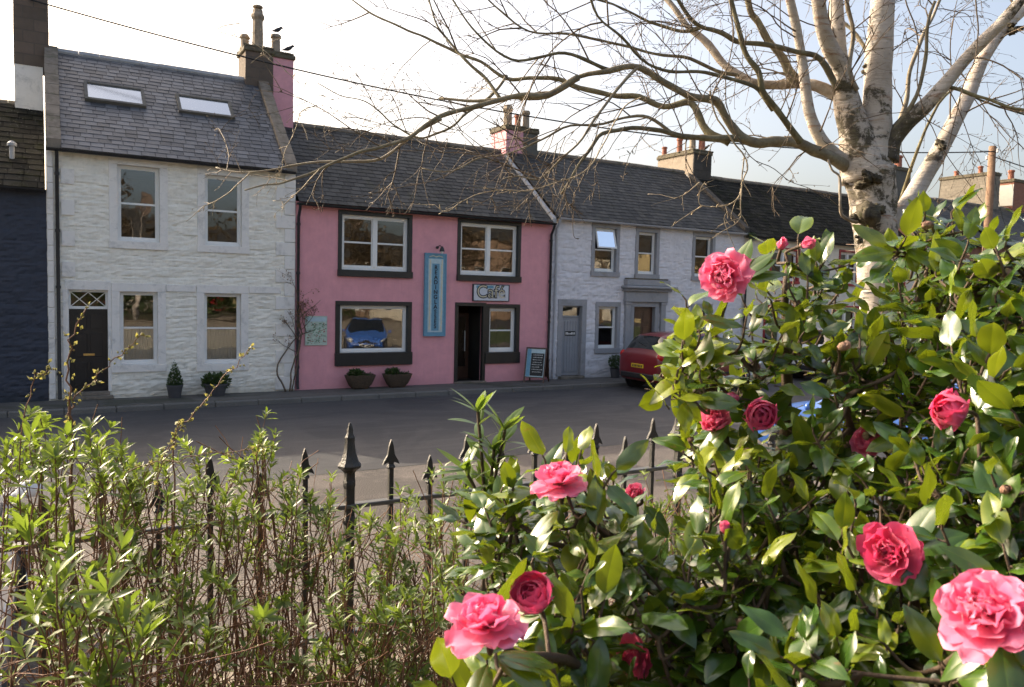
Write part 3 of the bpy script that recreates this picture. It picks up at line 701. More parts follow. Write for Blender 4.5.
mb=MB(); mb.box(15.95,17.05,FY-.3,FY+.15,.11,.2,bev=.01);mb.build('doorstep',M['stone'],h); mb=MB(); mb.box(13.2,14.1,FY-.15,FY+.15,.11,.2,bev=.01); mb.build('doorstep',M['stone'],h)
chimney(h,13.49,14.05,22.22,23.18,6.5,7.96,M['greystack'],pots=[(13.75,22.5,.12,.62,M['pot'],'round')])
chimney(h,21.0,21.92,22.2,24.2,6.3,8.12,M['tanstack'],pots=[(21.15,24.0,.10,.35,M['redpot'],'round'),(21.3,23.3,.11,.62,M['redpot'],'round'),(21.45,22.75,.13,.65,M['pot'],'round'),(21.7,22.5,.13,.65,M['redpot'],'round')])
mb=MB(); mb.box(21.06,21.93,22.185,22.205,6.2,8.1); mb.build('chimney_front_shade',M['darkstack'],h)  # thin dark sheet: shade of the stack's front face painted on
skew(h,20.70,20.92,19.2,5.02,22.1,7.2,.10,M['darkstack'])
# tuft growing out of the wallhead
mb=MB(); r_=random.Random(9)
for i in range(60):
    p=Vector((20.9+r_.gauss(0,.06),19.15+r_.gauss(0,.06),4.95)); L=r_.uniform(.1,.32)
    mb.tube([p,p+Vector((r_.gauss(0,.05),-.04,-L*.4)),p+Vector((r_.gauss(0,.09),-.06,-L))],[.006,.005,.002],4)
tf=mb.build('wall_weed',M['darkleaf'],None); tag(tf,'dark trailing weed hanging from the wallhead between lilac and cream houses','plant')

# ---------------------------------------------------------------- cream house, red frames
h=empty('house',(26,FY,0),'cream rendered house with dark red window frames and mossy slate roof behind the birch','house')
Eu=[(22.3,23.7,3.35,4.45),(26.1,27.2,3.35,4.55),(29.2,30.2,3.35,4.5)]; El=[(22.1,23.9,1.0,2.38),(26.0,27.3,1.0,2.4)]; Ed=(28.4,29.3,.2,2.35)
mb=MB(); facade_mesh(mb,20.885,31.0,0,4.9,Eu+El+[Ed],.2,.008,22); mb.build('front_wall',M['cream'],h)
shell(h,20.89,30.995,4.85,7.36,M['cream'])
roof(h,20.93,31.0,4.85,7.38,M['slate_moss'],51,sw=.3,co=.21,jit=.009)
gutter(h,20.95,31,4.82,M['gutter'],pipe=[20.98])
for op in Eu+El: surround(h,op,.09,.09,.10,M['red_paint'],sillp=.06); sash(h,op,M['white_paint'],mul=2,fr=.06)
surround(h,Ed,.09,.09,0,M['red_paint'],name='door_surround'); panel_door(h,Ed,M['red_paint'])
# ---------------------------------------------------------------- red sandstone house
h=empty('house',(34,FY,0),'red sandstone house with dark slate roof right of the birch trunk','house')
Fu=[(32.3,33.2,3.4,4.7),(34.6,35.5,3.4,4.7)]; Fl=[(32.3,33.2,1.0,2.4)]; Fd=(34.6,35.5,.2,2.3)
mb=MB(); facade_mesh(mb,31.01,36.9,0,5.3,Fu+Fl+[Fd],.25,.02,32); mb.build('front_wall',M['redstone'],h)
shell(h,31.015,36.895,5.28,7.75,M['redstone']); roof(h,31.02,36.9,5.28,7.75,M['slate_dark'],61,sw=.3,co=.22)
for op in Fu+Fl: sash(h,op,M['white_paint'])
panel_door(h,Fd,M['dark_door']); gutter(h,31.05,36.9,5.25,M['gutter'])
chimney(h,33.15,34.65,22.2,23.0,6.8,8.75,M['greystack'],pots=[(33.6,22.6,.14,.35,M['redpot'],'round'),(34.25,22.6,.17,.62,M['redpot'],'round')])
h=empty('house',(41,FY,0),'far red stone house with broad rubble chimney beside the telegraph pole','house')
mb=MB(); facade_mesh(mb,36.91,47,0,5.4,[(38.2,39.1,3.4,4.8),(41.5,42.4,3.4,4.8)],.3,.02,36); mb.build('front_wall',M['redstone'],h)
shell(h,36.915,47,5.38,7.78,M['redstone']); roof(h,36.92,47.02,5.38,7.78,M['slate_dark'],71,sw=.3,co=.24); gutter(h,36.95,47,5.35,M['gutter'])
for op in ((38.2,39.1,3.4,4.8),(41.5,42.4,3.4,4.8)): sash(h,op,M['white_paint'])
chimney(h,41.5,42.3,22.2,24.9,6.8,9.3,M['rubble'],pots=[(41.8,24.2,.12,.3,M['redpot'],'round'),(41.9,23,.12,.42,M['redpot'],'round')])
chimney(h,43.65,45.2,22.2,23.6,6.8,9.15,M['brick'],pots=[(44.5,22.8,.15,.6,M['redpot'],'round')])
mb=MB(); mb.box(43.62,43.655,22.19,23.6,7.9,9.0); mb.build('chimney_side',M['cream_margin'],h)
# ================================================================== STREET THINGS
def text_obj(parent,s,size,loc,mat,rot=(R(90),0,0),ext=.004,align='CENTER',name='lettering',off=0.,shear=0.):
    c=bpy.data.curves.new('tmp','FONT'); c.body=s; c.size=size; c.extrude=ext; c.align_x=align; c.align_y='CENTER'; c.offset=off; c.shear=shear
    o=bpy.data.objects.new('tmp',c); COL.objects.link(o); o.rotation_euler=rot; o.location=loc
    bpy.context.view_layer.update()
    me=bpy.data.meshes.new_from_object(o.evaluated_get(bpy.context.evaluated_depsgraph_get())); me.name=name
    wm=o.matrix_world.copy(); me.transform(wm); bpy.data.objects.remove(o)
    q=parent; o3=Vector((0,0,0))
    while q is not None:
        if 'wo' in q: o3=Vector(q['wo']); break
        q=q.parent
    me.transform(Matrix.Translation(-o3)); me.materials.clear(); me.materials.append(mat)
    n=bpy.data.objects.new(name,me); COL.objects.link(n); n.parent=parent; return n
M['signblue']=simple('sky_blue_sign_paint',(.12,.30,.42),.5,.12,12); M['signlight']=simple('pale_sign_paint',(.42,.56,.60),.5,.1,12); M['signcream']=simple('cream_sign_paint',(.62,.55,.38),.5,.1)
M['ink']=simple('dark_lettering',(.018,.022,.035),.5,.1); M['chalk']=simple('chalk',(.5,.5,.48),.9,.1); M['slateboard']=simple('chalkboard',(.02,.022,.022),.6,.2)
# vertical hanging sign
s=empty('shop_sign',(9.06,FY,2.55),'tall narrow blue vertical sign with dark letters on the pink house','sign')
mb=MB(); mb.box(8.76,9.36,FY-.075,FY-.008,1.47,3.68,bev=.01); mb.build('board',M['signblue'],s)
mb=MB(); mb.box(8.74,8.775,FY-.09,FY-.01,1.45,3.70); mb.box(9.345,9.38,FY-.09,FY-.01,1.45,3.70); mb.box(8.775,9.345,FY-.09,FY-.01,3.665,3.70); mb.box(8.775,9.345,FY-.09,FY-.01,1.45,1.485); mb.build('sign_frame',M['signblue'],s)
mb=MB(); mb.box(8.84,9.28,FY-.079,FY-.076,1.56,3.55); mb.build('pale_panel',M['signlight'],s)
mb=MB()
for x in (8.885,9.235): 
    for k in range(14): 
        z=1.62+k*.137; mb.box(x-.018+.01*(k%2),x+.018+.01*(k%2),FY-.084,FY-.08,z,z+.125)
mb.tube([(8.86,FY-.082,3.60),(8.98,FY-.082,3.63),(9.06,FY-.082,3.60),(9.14,FY-.082,3.63),(9.26,FY-.082,3.60)],.012,5)
mb.build('painted_border',M['signcream'],s)
mb=MB(); mb.box(8.95,9.17,FY-.083,FY-.0795,1.60,3.42); mb.build('blue_panel',M['signblue'],s)
for i,ch in enumerate('READINGLASSES'): text_obj(s,ch,.155,(9.06,FY-.088,3.31-i*.133),M['ink'],ext=.003,off=.004)
s=empty('wall_lamp',(9.2,FY,3.85),'small black wall lamp above the vertical blue sign','lamp')
mb=MB(); mb.tube([(9.12,FY,3.86),(9.12,FY-.18,3.91),(9.12,FY-.30,3.86)],.012,6); mb.lathe((9.12,FY-.02,3.86),[(.04,-.02),(.04,.02)],10,axis='y'); mb.build('bracket',M['iron'],s)
mb=MB(); mb.lathe((9.12,FY-.32,3.74),[(.075,0),(.06,.06),(.035,.12),(.02,.14)],14); mb.build('lamp_shade',M['iron'],s,smooth=True,angle=50)
mb=MB(); mb.ell((9.12,FY-.32,3.73),.04,.04,.045); mb.build('lamp_glass',M['white_paint'],s,smooth=True)
# cafe sign
s=empty('cafe_sign',(10.8,FY,2.66),'white rectangular cafe sign above the doorway of the pink house','sign')
mb=MB(); mb.box(10.24,11.39,FY-.05,FY-.01,2.44,2.89,bev=.008); mb.build('board',simple('white_sign_paint',(.60,.62,.66),.5,.08),s)
mb=MB(); mb.box(10.225,10.25,FY-.06,FY-.005,2.43,2.90); mb.box(11.38,11.405,FY-.06,FY-.005,2.43,2.90); mb.box(10.25,11.38,FY-.06,FY-.005,2.885,2.905); mb.box(10.25,11.38,FY-.06,FY-.005,2.425,2.445); mb.build('sign_frame',M['ink'],s)
text_obj(s,'Café',.50,(10.80,FY-.056,2.68),M['ink'],ext=.003,off=.020)
text_obj(s,'Café',.50,(10.80,FY-.062,2.68),M['signcream'],ext=.002,off=-.007)
for a,b in ((10.33,10.52),(10.66,10.88)): mb=MB(); mb.box(a,b,FY-.058,FY-.051,2.79,2.865); mb.build('blue_flash',M['signblue'],s)
# illustrated map poster
s=empty('map_board',(5.8,FY,1.6),'pale green illustrated town map board on the pink wall beside the white house','sign')
mb=MB(); mb.box(5.52,6.08,FY-.035,FY-.009,1.24,1.98,bev=.004); mb.build('board',simple('pale_green_print',(.42,.52,.44),.5,.25,9,dirt=(.42,.50,.46),dscale=7),s)
mb=MB(); r_=random.Random(4)
for i in range(60):
    x=5.56+r_.random()*.47; z=1.28+r_.random()*.52; w=r_.uniform(.01,.035); mb.box(x,min(x+w,6.06),FY-.0375-.0004*i*.05,FY-.0352,z,z+r_.uniform(.01,.03))
mb.build('printed_houses',simple('red_print',(.30,.12,.10),.5,.3),s)
mb=MB()
for i in range(50):
    x=5.56+r_.random()*.47; z=1.28+r_.random()*.52; w=r_.uniform(.01,.05); mb.box(x,min(x+w,6.06),FY-.0396,FY-.0390,z,z+r_.uniform(.008,.03))
mb.build('printed_trees',simple('green_print',(.08,.20,.10),.5,.3),s)
mb=MB(); mb.box(5.55,6.05,FY-.0405,FY-.0352,1.84,1.95); mb.build('printed_heading',M['signlight'],s)
# A-board
s=empty('pavement_sign',(12.15,18.95,.12),'blue and black chalkboard sign standing on the pavement by the cafe window','sign')
def aboard():
    an=R(-50); 
    def T(x,y,z): # leaning frame, local
        return Vector((12.15+x*math.cos(an)-y*math.sin(an),18.95+x*math.sin(an)+y*math.cos(an),.12+z))
    def slab(mb,x0,x1,z0,z1,t0,t1,side):
        def P(x,z,t): 
            y=side*(.02+(1.0-z)*.24); return T(x,y+side*t,z)
        vs=[P(x0,z0,t0),P(x1,z0,t0),P(x1,z1,t0),P(x0,z1,t0),P(x0,z0,t1),P(x1,z0,t1),P(x1,z1,t1),P(x0,z1,t1)]
        mb.add(vs,[(0,3,2,1),(4,5,6,7),(0,1,5,4),(1,2,6,5),(2,3,7,6),(3,0,4,7)])
    for side in (-1,1):
        mb=MB(); 
        for x in (-.31,.27): slab(mb,x,x+.04,0,1.0,0,.03,side)
        slab(mb,-.27,.27,.96,1.0,0,.03,side); slab(mb,-.27,.27,.14,.17,0,.03,side)
        f=mb.build('board_frame',M['brown_door'],s)
        mb=MB(); slab(mb,-.27,.27,.17,.96,.004,.02,side); mb.build('board_panel',M['signlight'] if side<0 else M['brown_door'],f)
        if side<0:
            mb=MB(); slab(mb,-.14,.25,.20,.84,.021,.026,side); p=mb.build('chalkboard',M['slateboard'],f)
            mb=MB(); r_=random.Random(6)
            for k in range(8):
                x=-.11+r_.random()*.04; z=.78-k*.068
                while x<.2-r_.random()*.08:
                    w=r_.uniform(.02,.05); slab(mb,x,x+w,z,z+.012+r_.random()*.012,.0265,.028,side); x+=w+.012
            mb.build('chalk_writing',M['chalk'],f)
            mb=MB(); slab(mb,-.26,-.15,.18,.95,.021,.024,side); mb.build('blue_edge',M['signblue'],f)
aboard()
# tubs and troughs
def bushy(mb,c,rx,ry,rz,n,size,r_,up=.4,cone=False):
    for i in range(n):
        while True:
            p=Vector((r_.uniform(-1,1),r_.uniform(-1,1),r_.uniform(-1,1)))
            if p.length<1 and (not cone or math.hypot(p.x,p.y)<(1-p.z)*.52): break
        q=Vector(c)+Vector((p.x*rx,p.y*ry,p.z*rz)); d=(p+Vector((0,0,up))+Vector([r_.gauss(0,.4) for _ in range(3)])).normalized()
        e=d.cross(Vector((r_.gauss(0,1),r_.gauss(0,1),r_.gauss(0,1)))).normalized(); L=size*r_.uniform(.6,1.3); w=L*.28
        mb.add([q,q+d*L*.5+e*w,q+d*L,q+d*L*.5-e*w],[(0,1,2,3)],r_.random())
for (nm,x,lab,kind,dx) in (('potted_conifer',2.46,'small cone shaped conifer in a grey pot between the white house windows','cone',.17),('potted_plant',3.34,'bushy green plant in a wide grey tub under the right window of the white house','bush',.26)):
    s=empty(nm,(x,19.05,.12),lab,'potted plant'); r_=random.Random(int(x*10))
    mb=MB(); mb.lathe((x,19.05,.12),[(dx*.75,0),(dx,.25),(dx*1.06,.25),(dx*1.06,.29),(dx*.9,.29),(dx*.85,.25)],16); mb.build('pot',M['greypot'],s,smooth=True,angle=40)
    mb=MB()
    if kind=='cone': bushy(mb,(x,19.05,.66),.2,.2,.32,900,.05,r_,.6,True)
    else: bushy(mb,(x,19.05,.44),.3,.2,.17,500,.10,r_,.6)
    mb.build('foliage',M['darkleaf'],s)
for x,lab in ((6.88,'left wicker trough of low plants on the pavement below the big cafe window'),(7.9,'right wicker trough of low plants on the pavement below the big cafe window')):
    s=empty('planter',(x,19.12,.12),lab,'planter',group='wicker planters below the cafe window'); r_=random.Random(int(x*10))
    mb=MB(); n=20
    prof=[(.22,0,.10),(.30,.08,.13),(.36,.20,.16),(.40,.30,.18),(.40,.33,.18),(.36,.33,.16),(.33,.27,.14)]
    vs=[]
    for (a,z,b) in prof:
        for k in range(n):
            t_=2*math.pi*k/n; vs.append((x+a*math.copysign(abs(math.cos(t_))**.6,math.cos(t_)),19.12+b*math.copysign(abs(math.sin(t_))**.6,math.sin(t_)),.15+z+.012*math.sin(k*3)))
    mb.add(vs,[(i*n+k,i*n+(k+1)%n,(i+1)*n+(k+1)%n,(i+1)*n+k) for i in range(len(prof)-1) for k in range(n)]+[tuple(range(n-1,-1,-1)),tuple((len(prof)-1)*n+k for k in range(n))])
    mb.box(x-.2,x+.2,19.06,19.18,.12,.16); mb.build('trough',M['basket'],s,smooth=True,angle=50)
    mb=MB(); bushy(mb,(x-.12,19.12,.50),.20,.13,.11,380,.07,r_,.5); bushy(mb,(x+.15,19.12,.47),.2,.12,.05,120,.05,r_,.5); mb.build('foliage',M['darkleaf'],s)
s=empty('potted_shrub',(15.15,19.1,.12),'clipped round dark bush in a pot beside the grey canopy doorway','potted plant')
mb=MB(); mb.lathe((15.15,19.1,.12),[(.13,0),(.17,.28),(.19,.3),(.15,.3)],14); mb.build('pot',M['greypot'],s)
mb=MB(); bushy(mb,(15.15,19.1,.62),.2,.2,.2,700,.06,random.Random(8),.2); mb.build('foliage',M['darkleaf'],s)
# bare climber on the corner of the white house
s=empty('bare_climber',(5.1,19.25,.12),'bare twisting climbing shrub between the white and the pink house','climbing plant')
mb=MB(); lf=MB(); r_=random.Random(12)
def wander(p,d,L,r,dep):
    n=max(4,int(L/.09)); pts=[p.copy()]; q=p.copy(); d=d.normalized()
    for i in range(n):
        d=(d+Vector((r_.gauss(0,.16),r_.gauss(0,.05),r_.gauss(0,.10)))+Vector((0,0,.05))).normalized()
        q=q+d*L/n; q.y=min(max(q.y,19.0),19.31); pts.append(q.copy())
    mb.tube(pts,[r*(1-.6*i/n) for i in range(n+1)],6 if dep<2 else 4)
    if dep<3:
        for k in range(3 if dep==0 else 3):
            i=r_.randint(n//3 if dep else n//2,n-1); 
            wander(pts[i],Vector((r_.uniform(-1,1),r_.uniform(-.3,.1),r_.uniform(.1,1))),L*r_.uniform(.28,.5),r*.5,dep+1)
    else:
        for k in range(3):
            c=pts[r_.randint(1,n)]; bushy(lf,c,.04,.03,.04,2,.045,r_)
wander(Vector((5.0,19.2,.12)),Vector((-.12,0,1)),2.0,.024,0); wander(Vector((5.1,19.2,.12)),Vector((.05,0,1)),1.9,.022,0); wander(Vector((5.16,19.22,.12)),Vector((.12,0,1)),2.1,.018,0)
mb.build('stems',M['twig'],s,smooth=True); lf.build('leaves',M['deadleaf'],s)
# lit lamps seen inside the cafe
for i,(x,y,z,lab) in enumerate(((6.62,20.6,2.20,'small warm lit lamp just inside the big cafe window, left one of the pair'),(6.86,20.6,2.20,'small warm lit lamp just inside the big cafe window, right one of the pair'),(11.25,20.9,1.95,'warm lit hanging lamp behind the small cafe window'),(6.65,20.6,4.05,'warm lit lamp behind the upper left window of the pink house'))):
    s=empty('hanging_lamp',(x,y,z),lab,'lamp',group='lit lamps inside the pink house')
    mb=MB(); mb.lathe((x,y,z),[(.10,0),(.06,.07),(.015,.10)],12); mb.tube([(x,y,z+.09),(x,y,2.84 if z<3 else 4.68)],.005,4); mb.build('lamp_shade',M['redpot'],s)
    mb=MB(); mb.ell((x,y,z),.035,.035,.04); mb.build('bulb',M['bulb'],s,smooth=True)
# telegraph pole and cable
s=empty('telegraph_pole',(28.55,15.4,0),'tall leaning wooden telegraph pole right of the birch','pole')
mb=MB(); mb.tube([(28.6,15.4,0),(28.75,15.4,4.6),(28.72,15.4,8.25)],[.16,.14,.115],14); mb.build('pole_shaft',M['poleWood'],s,smooth=True)
mb=MB(); mb.box(28.55,28.95,15.22,15.30,4.35,4.55,bev=.02); mb.box(28.6,28.8,15.24,15.3,4.2,4.3); mb.build('junction_box',M['greystack'],s)
for k,(z) in enumerate((8.0,7.8)): mb=MB(); mb.lathe((28.72,15.22+.36*k,z),[(.03,0),(.05,.03),(.03,.08),(.045,.11),(.02,.14)],8); mb.build('insulator',M['white_paint'],s)
def cable(name,a,b,sag,lab,r=.021):
    a=Vector(a);b=Vector(b); n=40; mb=MB(); mb.tube([a.lerp(b,i/n)-Vector((0,0,sag*4*(i/n)*(1-i/n))) for i in range(n+1)],r,5)
    o=mb.build(name,M['cablemat'],None,smooth=True); tag(o,lab,'cable')
cable('overhead_cable',(-.3,22.15,9.32),(28.70,15.3,8.05),1.1,'black overhead cable sagging from the tall left chimney to the telegraph pole')
cable('overhead_cable',(28.74,15.5,7.95),(60,12,7.4),.9,'black overhead cable leaving the telegraph pole to the right')
cable('overhead_cable',(28.74,15.4,7.85),(43,22,6.6),.5,'thin cable from the telegraph pole down to the far red stone house',.01)
# birds
for i,(p,dx,lab) in enumerate((((5.84,22.35,9.17),.3,'black jackdaw perched on the corner of the pink and brown chimney'),((5.58,22.50,9.67),.5,'black jackdaw perched on a clay pot of the pink and brown chimney'),((21.86,22.5,8.28),-.6,'black jackdaw perched on the chimney above the cream house'))):
    s=empty('jackdaw',p,lab,'bird',group='jackdaws on the chimneys',rz=dx); s['wo']=(0,0,0)
    mb=MB(); tl=-1
    B=[(-.20,0,.055,.012),(-.12,0,.085,.028),(-.05,0,.115,.05),(.02,0,.15,.058),(.08,0,.19,.048),(.11,0,.22,.036),(.14,0,.245,.038),(.17,0,.245,.028),(.19,0,.238,.012),(.225,0,.228,.004)]
    mb.tube([b[:3] for b in B],[b[3] for b in B],10); b=mb.build('body',M['birdmat'],s,smooth=True)
    mb=MB(); 
    for e in (-.02,.02): mb.tube([(.01,e,.11),(.015,e,.0)],.005,4); mb.tube([(.015,e,.003),(.045,e,.003)],.004,4)
    mb.build('legs',M['birdmat'],s)
# ---------------------------------------------------------------- iron railing
FYR=2.8
s=empty('iron_railing',(1.5,FYR,1.21),'black wrought iron railing with spear finials between the garden and the street','railing')
mb=MB(); mb.box(-6,15,FYR-.02,FYR+.02,1.845,1.862,bev=.003); mb.build('top_rail',M['iron_rail'],s)
mb=MB(); mb.box(-6,15,FYR-.02,FYR+.02,1.355,1.371,bev=.003); mb.build('bottom_rail',M['iron_rail'],s)
def spear(z,top):
    mb=MB(); x=.97
    mb.box(x-.009,x+.009,FYR-.009,FYR+.009,1.2,z-.10)
    # spear head: flat barbed blade with a collar
    mb.lathe((x,FYR,z-.115),[(.012,0),(.019,.008),(.012,.018)],8)
    P=[(-.008,-.10),(-.012,-.088),(-.034,-.098),(-.028,-.082),(-.014,-.06),(-.009,-.025),(0,.0),(.009,-.025),(.014,-.06),(.028,-.082),(.034,-.098),(.012,-.088),(.008,-.10)]
    n=len(P); vs=[(x+a,FYR-.006,z+b) for a,b in P]+[(x+a,FYR+.006,z+b) for a,b in P]
    mb.add(vs,[tuple(range(n-1,-1,-1)),tuple(range(n,2*n))]+[(i,(i+1)%n,(i+1)%n+n,i+n) for i in range(n)])
    return mb
tall=spear(2.095,1).build('railing_bar',M['iron'],s); short=spear(2.02,0).build('railing_bar',M['iron'],s)
mb=MB(); x=.97 # stout standard with a turned finial
mb.box(x-.017,x+.017,FYR-.017,FYR+.017,1.2,2.0,bev=.003)
mb.lathe((x,FYR,1.98),[(.02,-.06),(.024,-.05),(.024,-.03),(.018,-.02),(.020,0),(.030,.012),(.045,.022),(.046,.03),(.034,.045),(.024,.08),(.019,.12),(.021,.135),(.012,.15),(.013,.165),(.004,.19)],8)
mb.ell((x,FYR,1.80),.026,.026,.03,8,6)
post=mb.build('railing_post',M['iron'],s,smooth=True,angle=35)
sp=.1655
for k in range(-38,78):
    if k==0: continue
    if k%10==0: o=post.copy()
    else: o=(tall if k%2 else short).copy() if k not in (1,2) else None
    if k==1: o=tall; tall.location.x=0; o.location.x=sp; continue
    if k==2: o=short; o.location.x=2*sp; continue
    COL.objects.link(o); o.location=(sp*k,random.Random(k).uniform(-.002,.002),random.Random(k+500).uniform(-.008,.006)); o.parent=s
    o.rotation_euler=(random.Random(k).uniform(-.01,.01),random.Random(k+50).uniform(-.004,.004),0)
# ================================================================== CARS  (local: +x forward, origin on the road under the middle)
def catmull(P,n):
    out=[]
    for i in range(len(P)-1):
        p0=P[max(i-1,0)];p1=P[i];p2=P[i+1];p3=P[min(i+2,len(P)-1)]
        for k in range(n):
            t=k/n; out.append(tuple(.5*((2*b)+(-a+c)*t+(2*a-5*b+4*c-d)*t*t+(-a+3*b-3*c+d)*t**3) for a,b,c,d in zip(p0,p1,p2,p3)))
    out.append(P[-1]); return out
CARS={
 # x, halfwidth, z bottom, waist z, roof z, roof halfwidth, glass flag side, glass flag top
 'hatch':[(-1.90,.66,.42,.72,.76,.50),(-1.87,.77,.27,.86,.90,.60),(-1.78,.82,.22,.93,1.00,.64),(-1.66,.83,.22,.95,1.10,.62),(-1.42,.84,.21,.955,1.38,.575),(-1.05,.84,.2,.95,1.46,.57),(-.40,.845,.2,.94,1.49,.575),(.15,.845,.2,.93,1.46,.57),(.45,.84,.2,.925,1.34,.57),(1.02,.83,.2,.92,.985,.60),(1.40,.81,.21,.86,.90,.58),(1.70,.76,.23,.76,.80,.52),(1.85,.68,.27,.62,.66,.44),(1.93,.55,.38,.5,.54,.35)],
 'suv':[(-2.10,.70,.45,.82,.86,.54),(-2.07,.84,.33,.98,1.02,.66),(-1.98,.89,.28,1.04,1.12,.70),(-1.90,.90,.27,1.06,1.22,.69),(-1.66,.905,.26,1.065,1.54,.63),(-1.2,.91,.25,1.06,1.64,.62),(-.4,.91,.25,1.05,1.66,.62),(.3,.91,.25,1.03,1.62,.615),(.6,.905,.25,1.02,1.48,.62),(1.15,.89,.25,1.0,1.08,.66),(1.6,.87,.26,.95,1.0,.64),(1.92,.82,.29,.86,.9,.58),(2.08,.73,.34,.7,.74,.5),(2.15,.6,.42,.55,.6,.4)]}
def make_car(kind,paint,loc,rz,lab,plate_front=True,scale=1.0,sub=4):
    s=empty('parked_car',loc,lab,'car',rz=rz); s['wo']=(0,0,0); s.scale=(scale,)*3
    base=CARS[kind]; P=catmull(base,sub); N=len(P)
    def ring(p):
        x,hw,zb,zw,zr,rw=p; zs=zb+(zw-zb)*.45; cab=max(0.,zr-zw)
        h=[(0,zb),(hw*.82,zb),(hw*.95,zb+.05),(hw*.995,zs-.06),(hw,zs+.05),(hw*.985,zw-.07),(hw*.955,zw),(hw*.955-(hw*.955-rw)*.12,zw+cab*.12),(hw*.955-(hw*.955-rw)*.55,zw+cab*.52),(rw+.02,zr-cab*.12-.01),(rw-.05,zr-.012),(rw*.5,zr+.012),(0,zr+.02)]
        return h
    rings=[ring(p) for p in P]; m=len(rings[0])
    body=MB();wind=MB();rear=MB();side=MB()
    names=('windscreen','rear_window')
    def V(i,j,sg,o=0): y,z=rings[i][j]; return (P[i][0],sg*y,z)
    iw0,iw1=8*sub,9*sub; iw0=7*sub+sub//2; ir0,ir1=3*sub-1,4*sub+1
    for sg in (1,-1):
        for i in range(N-1):
            for j in range(m-1):
                q=[V(i,j,sg),V(i+1,j,sg),V(i+1,j+1,sg),V(i,j+1,sg)]
                if sg<0: q=q[::-1]
                tgt=body
                if j in (7,8) and ir1-1<=i<iw1-sub//2-1 :
                    pil=(abs(P[i][0]-(-.45 if kind=='hatch' else -.5))<.07)
                    if not pil: tgt=side
                if j>=9 and iw0<=i<iw1: tgt=wind
                if j>=9 and ir0<=i<ir1-1 and j>=9: tgt=rear
                tgt.add(q,[(0,1,2,3)])
        for e,i in ((0,0),(1,N-1)):
            ce=[V(i,j,sg) for j in range(m)]; 
            body.add(ce,[tuple(range(m)) if (sg>0)==(e==0) else tuple(range(m-1,-1,-1))])
    import bmesh
    def fin(mb,name,mat,parent):
        o=mb.build(name,mat,parent,smooth=True); bm=bmesh.new(); bm.from_mesh(o.data); bmesh.ops.remove_doubles(bm,verts=bm.verts,dist=.0005); bm.to_mesh(o.data); bm.free(); o.data.set_sharp_from_angle(angle=R(42)); return o
    b=fin(body,'body',paint,s); fin(wind,'windscreen',M['carglass'],s); fin(rear,'rear_window',M['carglass'],s); fin(side,'side_windows',M['carglass'],s)
    hwm=max(p[1] for p in P); fx=base[-1][0]; rx=base[0][0]
    r=.31 if kind=='hatch' else .35
    for wx in (fx-.72,rx+.70):
        for sg in (1,-1):
            mb=MB(); mb.lathe((wx,sg*(hwm-.015),r),[(r+.06,-.03),(r+.06,.02*1),(r+.035,.021)],28,axis='y'); mb.build('wheel_arch',M['black_plastic'],s,smooth=True,angle=40)
            mb=MB(); mb.lathe((wx,sg*(hwm-.09),r),[(r*.62,-.10),(r*.95,-.10),(r,-.07),(r,.09),(r*.95,.125),(r*.66,.125),(r*.62,.10)],28,axis='y') if sg>0 else mb.lathe((wx,sg*(hwm-.09),r),[(r*.62,.10),(r*.95,.10),(r,.07),(r,-.09),(r*.95,-.125),(r*.66,-.125),(r*.62,-.10)],28,axis='y')
            w=mb.build('wheel',M['tyre'],s,smooth=True,angle=40)
            mb=MB(); c=(wx,sg*(hwm+.025),r)
            mb.lathe((wx,sg*(hwm+.01),r),[(r*.64,-.02*sg),(r*.64,.02*sg),(r*.56,.015*sg)],24,axis='y')
            for k in range(5):
                a=2*math.pi*k/5; mb.tube([c,(wx+r*.6*math.cos(a),c[1]-.01*sg,r+r*.6*math.sin(a))],[.05,.035],6)
            mb.ell(c,.06,.02,.06,10,6); mb.build('rim',M['rim'],w,smooth=True,angle=40)
    # lights, plates, bumpers, mirrors, handles
    zw=base[2][3]
    for sg in (1,-1):
        mb=MB(); mb.ell((rx+.13,sg*(hwm-.11),zw-.05),.10,.10,.13,12,8); mb.build('tail_light',M['taillight'],s,smooth=True)
        mb=MB(); mb.ell((fx-.22,sg*(hwm-.20),base[-3][3]-.10),.16,.13,.09,12,8); mb.build('headlight',M['headlight'],s,smooth=True)
        mb=MB(); mb.ell((fx-1.02 if kind=='hatch' else fx-1.1,sg*(hwm+.07),base[9][3]+.06),.06,.10,.07,10,8); mb.tube([(fx-1.05,sg*(hwm-.05),base[9][3]+.01),(fx-1.03,sg*(hwm+.05),base[9][3]+.04)],.02,6); mb.build('wing_mirror',paint,s,smooth=True)
        for hx in (-.15,-1.05): mb=MB(); mb.box(hx-.08,hx+.08,sg*(hwm-.012)-.018,sg*(hwm-.012)+.018,zw-.16,zw-.13,bev=.008); mb.build('door_handle',paint,s)
        mb=MB(); mb.box(rx+1.1,fx-1.1,sg*(hwm-.01)-.014,sg*(hwm-.01)+.014,.5,.56,bev=.01); mb.build('side_trim',M['black_plastic'],s)
    mb=MB(); mb.box(rx-.03,rx+.12,-hwm*.80,hwm*.80,.36,.52,bev=.03); mb.build('rear_bumper',M['black_plastic'],s)
    mb=MB(); mb.box(fx-.14,fx+.03,-hwm*.62,hwm*.62,.33,.42,bev=.03); mb.box(fx-.12,fx+.02,-.33,.33,.56,.62,bev=.01); mb.build('grille',M['black_plastic'],s)
